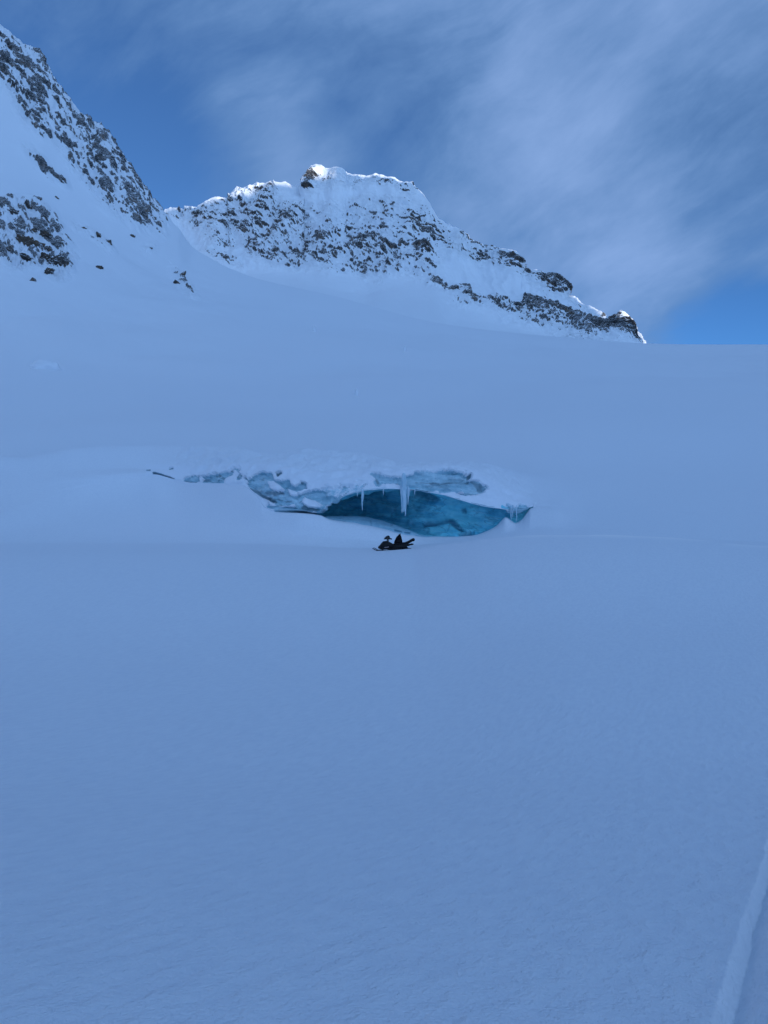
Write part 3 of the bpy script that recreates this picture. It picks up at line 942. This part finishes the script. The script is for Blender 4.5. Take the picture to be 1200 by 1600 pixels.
PXB = 600 + F * VB[..., 0] / VB[..., 1]
PYB = 800 - F * VB[..., 2] / VB[..., 1]
ROWB = np.arange(VB.shape[0])[:, None] * np.ones((1, CB))
IC = sum(segB[:3])
NB0 = grid_normals(VB)
NB0 *= -np.sign(np.sum(NB0[60:IC, :, 1]))
back_polys = [
    (0.55, [(283, 334), (312, 326), (352, 314), (405, 295), (434, 299), (459, 334), (450, 346), (405, 358), (373, 371), (369, 399), (336, 391), (287, 352), (262, 350)]),
    (0.59, [(369, 354), (426, 312), (459, 336), (557, 362), (597, 375), (630, 383), (667, 397), (664, 411), (622, 428), (597, 437), (569, 440), (540, 424), (491, 420), (459, 424), (426, 420), (385, 411)]),
    (0.50, [(312, 400), (344, 385), (379, 425), (352, 420)]),
    (0.55, [(622, 348), (659, 344), (722, 369), (722, 399), (679, 389), (630, 364)]),
    (0.48, [(484, 268), (540, 277), (640, 296), (650, 320), (600, 300), (540, 300), (500, 300)]),
    (0.95, [(479, 300), (482, 282), (490, 271), (499, 274), (497, 292), (488, 303)]),
    (0.74, [(640, 378), (668, 385), (672, 406), (645, 424)]),
    (0.52, [(668, 380), (757, 398), (752, 417), (720, 407), (680, 397)]),
    (0.75, [(678, 410), (691, 411), (690, 424), (679, 424)]),
    (0.63, [(668, 428), (696, 448), (727, 459), (752, 480), (790, 474), (829, 467), (867, 485), (941, 506), (1004, 538), (941, 534), (885, 530), (850, 517), (815, 512), (787, 505), (759, 491), (710, 481), (692, 457), (668, 445)]),
    (0.78, [(774, 393), (797, 401), (812, 418), (811, 427), (794, 418), (780, 407)]),
    (0.80, [(832, 426), (852, 441), (871, 450), (880, 473), (857, 463), (836, 456)]),
    (0.66, [(949, 504), (967, 499), (986, 515), (1004, 538), (983, 534), (955, 519)]),
    (0.46, [(400, 330), (640, 310), (720, 380), (680, 440), (420, 420)]),
    (0.45, [(700, 360), (780, 392), (880, 470), (960, 505), (940, 512), (850, 470), (780, 420), (700, 385)]),
]
JB = fbm(VB * 0.02, 3) * 5
densB = masked_polys(PXB, PYB, back_polys, 9, JB)
Pst = rotp(VB, 33)
f1 = fbm(Pst * np.array([0.034, 0.08, 0.21]), 5, 0.72) + 0.5 * fbm(VB * 0.013 + 4.4, 3)
f2 = ridged(Pst * np.array([0.03, 0.03, 0.07]) + 5, 4, 0.55)
gul = ridged(VB * np.array([0.017, 0.006, 0.006]) + 1.3, 4, 0.5)
crw = (1 - 0.6 * sstep(ROWB, IC - 14, IC)) * sstep(ROWB, 20, 70)
dispB = crw * (densB * (f2 * 13 + f1 * 7) + gul * 13 * sstep(ROWB, 50, 110) + fbm(VB * 0.01, 3) * 4)
VB = VB + NB0 * dispB[..., None]
NB = grid_normals(VB)
NB *= np.sign(np.sum(NB * NB0))
steep = np.sum((NB - NB0) * np.array([0, 0, -1]), axis=-1)
ribB = 0.06 - np.abs(perlin(Pst * np.array([0.028, 0.04, 0.10]) + 31))
f1 = f1 + 0.9 * np.clip(ribB, -0.2, 0.1)
rockB = np.where(densB > 0.02, f1 * 0.75 + steep * 0.8 + (densB - 0.97) * 1.4, -1)
bm_o = grid_obj('mountain', VB, NB, M_MOUNT, attrs={'rock': rockB})
tag(bm_o, 'rock speckled snowy mountain with a blunt summit behind the snowfield skyline', 'mountain', kind='structure')

# ------------------------------------------------------------------ unseen blocker ridge added behind the viewer, skyline fitted to shade all but the crests
Sx, Sy = math.sin(R(SUN_AZ)), math.cos(R(SUN_AZ))
DB = 1700.0
tanE = math.tan(R(SUN_EL))
pts = []
for (px, py, d), lit in [((s_, y_, d_2), l_) for (s_, y_, d_2), l_ in zip(crestB, np.interp([a[0] for a in crestB], [120, 280, 300, 360, 470, 480, 620, 650, 760, 790, 830, 860, 880, 930, 960, 1075],
                                                                                                         [-8, -8, 6, 10, 7, 9, 13, 7, -1, 9, 0, 8, 46, 44, 58, 50]))]:
    x, y, z = (px - 600) / F * d, d, (800 - py) / F * d
    a = x * Sx + y * Sy
    pts.append((x * -Sy + y * Sx, z - lit + (DB - a) * tanE))
pts.sort()
uu = np.array([p_[0] for p_ in pts])
hh = np.array([p_[1] for p_ in pts])
u = np.concatenate([np.linspace(-2600, uu[0] - 40, 120), np.linspace(uu[0], uu[-1], 420), np.linspace(uu[-1] + 20, 3200, 80)])
lx = [(p_[0], p_[1], p_[2]) for p_ in crest_tab if -700 < p_[0] < 300]
lu = np.array([(-(p_[0] - 600) / F * p_[2] * Sy + p_[2] * Sx) for p_ in lx])
lh = np.array([(800 - p_[1]) / F * p_[2] + (DB - ((p_[0] - 600) / F * p_[2] * Sx + p_[2] * Sy)) * tanE + 25 for p_ in lx])
o_ = np.argsort(lu)
h = np.interp(u, uu, hh)
h = np.where(u < uu[0], np.maximum(np.interp(u, [-2600, -1500, -200, uu[0]], [260, 280, 300, hh[0] - 60]), np.interp(u, lu[o_], lh[o_], left=0, right=0)), h)
h = np.where(u > uu[-1], np.interp(u, [uu[-1], uu[-1] + 300, 3200], [hh[-1], hh[-1] - 60, 260]), h)
offs = np.concatenate([np.linspace(-700, 0, 40), np.linspace(60, 1500, 16)])
VK = np.zeros((len(offs), len(u), 3))
for i, of in enumerate(offs):
    fz = 1 - (abs(of) / (700 if of < 0 else 1500)) ** 0.8
    hz = h * fz - 4 * (1 - fz)
    if of != 0:
        hz = hz + fbm(np.stack([u * 0.006, np.full_like(u, of * 0.006), u * 0], -1), 4) * 22 * min(1, abs(of) / 150) * fz
    VK[i, :, 0] = (DB + of) * Sx + u * -Sy
    VK[i, :, 1] = (DB + of) * Sy + u * Sx
    VK[i, :, 2] = hz + 20
VK[..., 2] -= 20
NK = grid_normals(VK)
NK *= np.sign(np.sum(NK[..., 2]))
km = grid_obj('mountain', VK, NK, M_MOUNT, attrs={'rock': fbm(VK * 0.012, 4) - 0.35})
tag(km, 'unseen snowy ridge added behind the viewer to keep the low sun off the basin', 'mountain', kind='structure')


# ------------------------------------------------------------------ small meshes
def obj(name, bm, mat, parent=None, smooth=True):
    me = bpy.data.meshes.new(name)
    bmesh.ops.recalc_face_normals(bm, faces=bm.faces)
    bm.to_mesh(me)
    bm.free()
    if smooth:
        me.polygons.foreach_set('use_smooth', np.ones(len(me.polygons), bool))
    me.materials.append(mat)
    o = bpy.data.objects.new(name, me)
    COL.objects.link(o)
    if parent is not None:
        o.parent = parent
    return o


def boulder(w_, h_, dpt, seed, sub=4):
    """an angular lump of rock w x h, its back sunk into the slope"""
    bm = bmesh.new()
    bmesh.ops.create_icosphere(bm, subdivisions=sub, radius=1)
    co = np.array([v.co[:] for v in bm.verts])
    r = random.Random(seed)
    cut = np.ones(len(co))
    for k in range(11):                       # cut by random planes: flat faces with corners between
        n = np.array([r.gauss(0, 1) for _ in range(3)])
        n /= np.linalg.norm(n)
        dd = co @ n
        cut = np.minimum(cut, np.where(dd > 0.05, r.uniform(0.40, 0.9) / np.maximum(dd, 0.05), 9))
    co *= cut[:, None]
    co *= (1 + 0.34 * fbm(co * 1.9 + seed, 5, 0.65))[:, None]
    co *= np.array([w_ / 2, dpt / 2, h_ / 2]) * 1.35
    for v, c in zip(bm.verts, co):
        v.co = c
    return bm


# outcrops on the left slope: photo position, width and height in pixels, lean, warm?
ROCKS = [
    (42, 383, 36, 21, 18, 1, 'largest brown outcrop standing out of the snow low on the left slope'),
    (74, 409, 22, 12, 20, 1, 'brown slab of rock below and right of the largest brown outcrop'),
    (95, 421, 30, 21, 35, 0, 'dark jagged outcrop at the lower right of the left rock cluster'),
    (24, 424, 14, 7, 6, 1, 'small brown boulder lying alone in the snow under the largest outcrop'),
    (51, 440, 11, 8, 15, 0, 'lowest dark boulder of the left slope, alone in smooth snow'),
    (77, 430, 12, 9, -8, 0, 'short dark rock left of the jagged outcrop at the foot of the cluster'),
    (155, 419, 13, 10, 25, 0, 'lone dark rock on open snow right of the left rock cluster'),
    (285, 436, 8, 15, 28, 1, 'brown fang of rock at the end of the snow rib below the ridge'),
    (24, 346, 16, 9, 20, 0, 'dark ledge in the upper left of the left rock cluster'),
    (45, 333, 15, 14, 40, 0, 'square dark block near the top of the left rock cluster'),
    (72, 359, 20, 10, 42, 0, 'long leaning dark rock right of the square block'),
    (60, 321, 10, 7, 30, 0, 'small dark rock topping the left rock cluster'),
    (53, 371, 8, 10, 45, 0, 'narrow dark rock just above the largest brown outcrop'),
    (13, 394, 11, 9, 35, 0, 'small dark rock left of the largest brown outcrop'),
    (72, 383, 18, 8, 20, 0, 'flat dark ledge just right of the largest brown outcrop'),
    (78, 396, 13, 9, 25, 0, 'small dark rock under the flat ledge in the left cluster'),
    (46, 404, 26, 9, 14, 0, 'wide low dark ledge just under the largest brown outcrop'),
    (171, 390, 8, 9, 35, 0, 'dark rock at the lower end of the thin row of stones on the snow'),
    (153, 376, 10, 7, 40, 0, 'slanting dark rock halfway along the thin row of stones'),
    (131, 364, 8, 5, 20, 0, 'small dark stone at the upper end of the thin row of stones'),
    (209, 368, 6, 8, 50, 0, 'tiny dark rock alone on snow under the foot of the ridge'),
    (234, 389, 10, 6, 25, 0, 'small dark rock between the ridge foot and the brown fang'),
    (279, 444, 11, 6, 25, 0, 'dark flat rock at the foot of the brown fang'),
    (295, 452, 10, 5, 45, 0, 'lowest dark stone of the snow rib, below the brown fang'),
    (89, 312, 8, 4, 40, 0, 'thin dark rock on open snow above the left rock cluster'),
]
for i, (px, py, wp, hp, lean, warm, lab) in enumerate(ROCKS):
    p, n = ground_at(px, py, I_BT)
    sc_ = p.y / F
    bm = boulder(wp * sc_, hp * sc_, max(wp, hp) * sc_ * 0.8, 31 + i)
    o = obj('rock', bm, M_ROCKW if warm else M_ROCK, smooth=False)
    o.location = p - n * (max(wp, hp) * sc_ * 0.12)
    o.rotation_euler = (R(-20), R(lean), 0)
    tag(o, lab, 'rock', 'rock outcrops on the left snow slope')


def snow_lump(name, px, py, wp, hp, seed, label, cat):
    p, n = ground_at(px, py, I_BT)
    sc_ = p.y / F
    bm = bmesh.new()
    bmesh.ops.create_icosphere(bm, subdivisions=4, radius=1)
    co = np.array([v.co[:] for v in bm.verts])
    co *= (1 + 0.14 * fbm(co * 1.3 + seed, 3))[:, None]
    co *= np.array([wp * sc_ / 2, wp * sc_ * 0.30, hp * sc_ * 2.6])
    for v, c in zip(bm.verts, co):
        v.co = c
    o = obj(name, bm, M_SNOW)
    at = o.data.attributes.new('rock', 'FLOAT', 'POINT')
    at.data.foreach_set('value', np.full(len(o.data.vertices), -1, np.float32))
    o.location = p
    o.rotation_euler = n.to_track_quat('Z', 'Y').to_euler() if False else (n.rotation_difference(Vector((0, 0, 1))).inverted()).to_euler()
    tag(o, label, cat)
    return o


snow_lump('snow_mound', 72, 575, 46, 5, 3, 'long low pale snow mound at the left below the mountain', 'snow mound')
snow_lump('snow_block', 491, 513, 7, 3, 5, 'small white snow block on the slope under the middle mountain', 'snow block')
snow_lump('snow_block', 631, 551, 5, 3, 7, 'tiny white snow block on the glacier right of centre', 'snow block')
snow_lump('snow_block', 557, 621, 5, 4, 9, 'tiny snow block alone on the open glacier above the cave', 'snow block')


# ------------------------------------------------------------------ icicles
def spike(bm, x, y, z0, z1, w0, w1, seed, rings=26, side_n=12, flat_=0.75):
    """one hanging spike from z0 down to z1"""
    prev = None
    for k in range(rings + 1):
        t = k / rings
        wd = (w0 * (1 - t) + w1 * t) * (1 if t < 0.96 else max(0.15, (1 - t) / 0.04))
        wd *= 0.35 + 0.65 * min(1, t / 0.10)
        wd *= 1 + 0.16 * math.sin(t * 19 + seed) * (1 - t * 0.5) + 0.08 * math.sin(t * 47 + 2 * seed)
        xx = x + 0.012 * math.sin(t * 7 + seed)
        ring = []
        for j in range(side_n):
            a = 2 * math.pi * j / side_n
            rr_ = wd * (1 + 0.18 * math.sin(3 * a + seed))
            ring.append(bm.verts.new((xx + rr_ * math.cos(a), y + rr_ * flat_ * math.sin(a), z0 + (z1 - z0) * t)))
        if prev:
            for j in range(side_n):
                bm.faces.new((prev[j], prev[(j + 1) % side_n], ring[(j + 1) % side_n], ring[j]))
        prev = ring
    bm.faces.new(prev)


def px_to(px, py, d):
    return ((px - 600) / F * d, d, (800 - py) / F * d)


def icicle(spikes, d, label):
    """spikes: (x, top, bottom, width at top, width at bottom) in photo pixels, hung at distance d"""
    x0, y0, z0 = px_to(spikes[0][0], spikes[0][1], d)
    bm = bmesh.new()
    for k, (px, t, b, w0, w1, dy) in enumerate(spikes):
        a = px_to(px, t, d)
        c = px_to(px, b, d)
        spike(bm, a[0] - x0, dy, a[2] - z0, c[2] - z0, w0 / F * d / 2, w1 / F * d / 2, k * 2.3 + px)
    o = obj('icicle', bm, M_ICICLE)
    o.location = (x0, y0, z0)
    tag(o, label, 'icicle', 'icicles hanging at the cave mouth')
    return o


icicle([(631, 739, 800, 9.5, 3.0, 0), (628, 757, 801.5, 5, 1.6, 0.04), (633.6, 756, 807, 5, 1.0, -0.03), (637.5, 759, 789, 4.5, 0.7, 0.06), (626.5, 757, 776, 4, 0.8, 0.08), (640, 762, 774, 3, 0.6, 0.08)], 59.75,
       'thick frosted column of joined icicles hanging across the middle of the cave mouth')
icicle([(566, 764, 798, 4.2, 0.8, 0), (567.5, 763, 784, 3, 0.8, 0.05)], 59.7, 'long single icicle hanging left of the thick icicle column')
icicle([(558.5, 767, 776, 2.2, 0.5, 0)], 59.8, 'short icicle just left of the long single icicle')
icicle([(599, 763, 774, 1.8, 0.4, 0)], 59.8, 'tiny icicle midway between the long icicle and the thick column')
icicle([(648, 764, 774, 1.8, 0.4, 0)], 59.9, 'tiny icicle just right of the thick icicle column')
icicle([(798.5, 790, 812, 2.6, 1.2, 0), (801.5, 789, 809, 2.6, 0.8, 0.06)], 60.75, 'pale ice pillar in the notch at the right end of the cave')
icicle([(807, 789, 815, 2.4, 1.0, 0)], 60.9, 'thin ice pillar standing rightmost in the notch at the cave end')


# ------------------------------------------------------------------ the snowmobile
def prism(bm, prof, y0, y1, bev=0.02, taper=1.0):
    """side outline (x, z) given a width from y0 to y1; taper narrows the upper points"""
    zs = [p[1] for p in prof]
    zlo, zhi = min(zs), max(zs)
    cy = (y0 + y1) / 2
    rings = []
    for y in (y0, y1):
        ring = []
        for x, z in prof:
            k = 1 - (1 - taper) * (z - zlo) / max(zhi - zlo, 1e-6)
            ring.append(bm.verts.new((x, cy + (y - cy) * k, z)))
        rings.append(ring)
    n = len(prof)
    fs = [bm.faces.new(rings[0]), bm.faces.new(rings[1][::-1])]
    for i in range(n):
        fs.append(bm.faces.new((rings[0][i], rings[1][i], rings[1][(i + 1) % n], rings[0][(i + 1) % n])))
    if bev:
        ed = list({e for f_ in fs for e in f_.edges})
        bmesh.ops.bevel(bm, geom=ed, offset=bev, segments=2, profile=0.6, affect='EDGES', clamp_overlap=True)


def tube(bm, pts, r, n=8):
    pts = [Vector(p) for p in pts]
    prev = None
    for i, p in enumerate(pts):
        a = pts[max(i - 1, 0)]
        b = pts[min(i + 1, len(pts) - 1)]
        d = (b - a).normalized()
        s = d.orthogonal().normalized()
        if abs(d.y) < 0.95:
            s = d.cross(Vector((0, 1, 0))).normalized()
        t2 = d.cross(s)
        ring = [bm.verts.new(p + (s * math.cos(2 * math.pi * k / n) + t2 * math.sin(2 * math.pi * k / n)) * r) for k in range(n)]
        if prev:
            for k in range(n):
                bm.faces.new((prev[k], prev[(k + 1) % n], ring[(k + 1) % n], ring[k]))
        else:
            bm.faces.new(ring[::-1])
        prev = ring
    bm.faces.new(prev)


def loft(bm, secs):
    """secs: list of (x, half width, z low, z high); rounded cross-sections joined along x"""
    prev = None
    n = 18
    for x, hw, zl, zh in secs:
        ring = []
        for k in range(n):
            a = 2 * math.pi * k / n
            ca, sa = math.cos(a), math.sin(a)
            ex = 0.62
            yy = hw * math.copysign(abs(ca) ** ex, ca)
            zz_ = (zl + zh) / 2 + (zh - zl) / 2 * math.copysign(abs(sa) ** ex, sa)
            if sa > 0:
                yy *= 1 - 0.25 * sa
            ring.append(bm.verts.new((x, yy, zz_)))
        if prev:
            for k in range(n):
                bm.faces.new((prev[k], prev[(k + 1) % n], ring[(k + 1) % n], ring[k]))
        else:
            bm.faces.new(ring[::-1])
        prev = ring
    bm.faces.new(prev)


gp, gn = ground_at(615, 859, row0[5] - 5, I_E)
sled = empty('snowmobile', gp + Vector((0, 0, -0.06)), R(7))
tag(sled, 'black snowmobile facing left, parked on the snow before the ice cave', 'snowmobile')
# local frame: nose towards -x, about 3 m long
B = bmesh.new
b = B(); loft(b, [(-1.12, 0.10, 0.18, 0.28), (-1.02, 0.24, 0.12, 0.36), (-0.90, 0.35, 0.08, 0.52), (-0.76, 0.39, 0.08, 0.67), (-0.50, 0.39, 0.10, 0.69), (-0.30, 0.34, 0.14, 0.62), (-0.14, 0.26, 0.18, 0.53), (-0.02, 0.2, 0.24, 0.46)])
hood = obj('hood', b, M_BLACK, sled)
for sy in (-1, 1):
    b = B(); loft(b, [(-1.055, 0.05, 0.27, 0.33), (-1.03, 0.06, 0.26, 0.345), (-0.98, 0.055, 0.27, 0.34)])
    hl = obj('headlight', b, M_SHIELD, hood); hl.location = (0.0, 0.13 * sy, 0.02)
    b = B(); prism(b, [(-0.80, 0.30), (-0.48, 0.36), (-0.44, 0.30), (-0.74, 0.24)], -0.008, 0.008, 0)
    vt = obj('side_panel', b, M_PALE, hood, smooth=False); vt.location = (0.05, 0.372 * sy, -0.04)
b = B()
wp_ = [(-0.71, 0.80), (-0.66, 0.90), (-0.54, 1.02), (-0.40, 1.08), (-0.32, 1.03), (-0.30, 0.90), (-0.14, 0.855), (-0.28, 0.81)]
prism(b, wp_, -0.20, 0.20, 0.015, 0.8)
tube(b, [(-0.48, 0, 0.60), (-0.46, 0, 0.85)], 0.05)
obj('windscreen', b, M_SHIELD, sled)
b = B()
tube(b, [(-0.40, 0, 0.58), (-0.36, 0, 0.80)], 0.03)
tube(b, [(-0.24, -0.38, 0.83), (-0.32, -0.22, 0.83), (-0.36, 0, 0.80), (-0.32, 0.22, 0.83), (-0.24, 0.38, 0.83)], 0.022)
hb = obj('handlebar', b, M_METAL, sled)
for sy in (-1, 1):
    b = B(); tube(b, [(-0.29, 0.29 * sy, 0.83), (-0.21, 0.43 * sy, 0.83)], 0.034)
    obj('grip', b, M_RUBBER, hb)
b = B(); prism(b, [(-0.16, 0.44), (0.10, 0.54), (0.45, 0.56), (0.75, 0.60), (0.84, 0.58), (0.84, 0.44), (0.3, 0.38), (-0.12, 0.36)], -0.17, 0.17, 0.04, 0.8)
obj('seat', b, M_SEAT, sled)
b = B(); prism(b, [(-0.20, 0.20), (-0.10, 0.36), (0.3, 0.40), (0.86, 0.46), (1.10, 0.48), (1.10, 0.34), (0.8, 0.28), (-0.10, 0.16)], -0.20, 0.20, 0.015)
obj('tunnel', b, M_METAL, sled, smooth=False)
# track: a closed belt with lugs
b = B()
belt = [(-0.45, 0.10), (-0.30, 0.03), (0.0, 0.0), (0.62, 0.0), (0.86, 0.05), (0.98, 0.16), (0.96, 0.25), (0.86, 0.29), (0.3, 0.26), (-0.30, 0.26), (-0.44, 0.20)]
prism(b, belt, -0.19, 0.19, 0.01)
for i in range(len(belt)):
    (xa, za), (xb, zb) = belt[i], belt[(i + 1) % len(belt)]
    L = math.hypot(xb - xa, zb - za)
    for k in range(max(1, int(L / 0.075))):
        t = (k + 0.5) / max(1, int(L / 0.075))
        cx, cz = xa + (xb - xa) * t, za + (zb - za) * t
        nx, nz = (zb - za) / L, -(xb - xa) / L
        tx, tz = (xb - xa) / L * 0.009, (zb - za) / L * 0.009
        prism(b, [(cx - tx, cz - tz), (cx + tx, cz + tz), (cx + tx + nx * 0.03, cz + tz + nz * 0.03), (cx - tx + nx * 0.03, cz - tz + nz * 0.03)], -0.18, 0.18, 0)
obj('track', b, M_RUBBER, sled, smooth=False)
for sy in (-1, 1):
    b = B(); prism(b, [(-0.55, 0.10), (-0.50, 0.16), (0.45, 0.16), (0.52, 0.19), (0.52, 0.15), (0.45, 0.115), (-0.48, 0.10)], 0.2 * sy, 0.37 * sy, 0.008)
    obj('running_board', b, M_METAL, sled, smooth=False)
    b = B()
    prof = [(-1.50, 0.135), (-1.47, 0.16), (-1.42, 0.155), (-1.36, 0.10), (-1.24, 0.045), (-0.55, 0.03), (-0.48, 0.05), (-0.47, 0.03), (-0.55, 0.0), (-1.26, 0.015), (-1.39, 0.07), (-1.45, 0.12)]
    prism(b, prof, 0.40 * sy, 0.52 * sy, 0.004)
    tube(b, [(-1.46, 0.46 * sy, 0.15), (-1.36, 0.46 * sy, 0.20), (-1.22, 0.46 * sy, 0.10), (-1.18, 0.46 * sy, 0.04)], 0.012)
    ski = obj('ski', b, M_BLACK, sled, smooth=False)
    b = B(); tube(b, [(-0.86, 0.46 * sy, 0.03), (-0.82, 0.45 * sy, 0.24)], 0.03); tube(b, [(-0.82, 0.45 * sy, 0.23), (-0.80, 0.2 * sy, 0.28)], 0.02); tube(b, [(-0.83, 0.45 * sy, 0.14), (-0.62, 0.2 * sy, 0.16)], 0.02)
    obj('suspension_arm', b, M_METAL, sled)
b = B()
prism(b, [(0.66, 0.54), (0.82, 0.60), (1.06, 0.70), (1.28, 0.83), (1.38, 0.86), (1.42, 0.76), (1.34, 0.66), (1.10, 0.52), (0.86, 0.42)], -0.13, 0.13, 0.02)
ra = obj('rear_rack', b, M_BLACK, sled)
b = B()
ring_c = (1.385, 0.765)
tube(b, [(ring_c[0] + 0.085 * math.cos(a), y_, ring_c[1] + 0.085 * math.sin(a)) for y_ in (0.0,) for a in np.linspace(0, 2 * math.pi, 22)], 0.035)
obj('grab_handle', b, M_RUBBER, ra)
b = B(); prism(b, [(1.06, 0.46), (1.34, 0.50), (1.40, 0.45), (1.30, 0.40), (1.08, 0.36)], -0.2, 0.2, 0.012)
obj('snow_flap', b, M_RUBBER, sled, smooth=False)
b = B(); tube(b, [(0.62, -0.22, 0.19), (1.0, -0.24, 0.17), (1.24, -0.22, 0.15), (1.30, 0, 0.15), (1.24, 0.22, 0.15), (1.0, 0.24, 0.17), (0.62, 0.22, 0.19)], 0.018)
obj('rear_bumper', b, M_METAL, sled)
pack = empty('bag', sled.location + Vector((0.32 * math.cos(R(7)), 0.32 * math.sin(R(7)), 0.55)), R(7))
tag(pack, 'tall pointed black bag standing upright on the snowmobile seat', 'bag')
b = B(); prism(b, [(-0.30, -0.02), (-0.26, 0.14), (-0.14, 0.40), (0.02, 0.56), (0.09, 0.64), (0.15, 0.60), (0.18, 0.40), (0.25, 0.24), (0.28, 0.04), (0.25, -0.01)], -0.17, 0.17, 0.045, 0.55)
obj('body', b, M_CLOTH, pack)
b = B(); prism(b, [(-0.16, 0.04), (-0.10, 0.22), (0.12, 0.24), (0.16, 0.04)], -0.23, -0.14, 0.03, 0.8)
obj('pocket', b, M_SEAT, pack)
b = B(); tube(b, [(0.12, -0.05, 0.60), (0.16, -0.05, 0.66), (0.16, 0.05, 0.66), (0.12, 0.05, 0.60)], 0.012)
obj('loop', b, M_SEAT, pack)
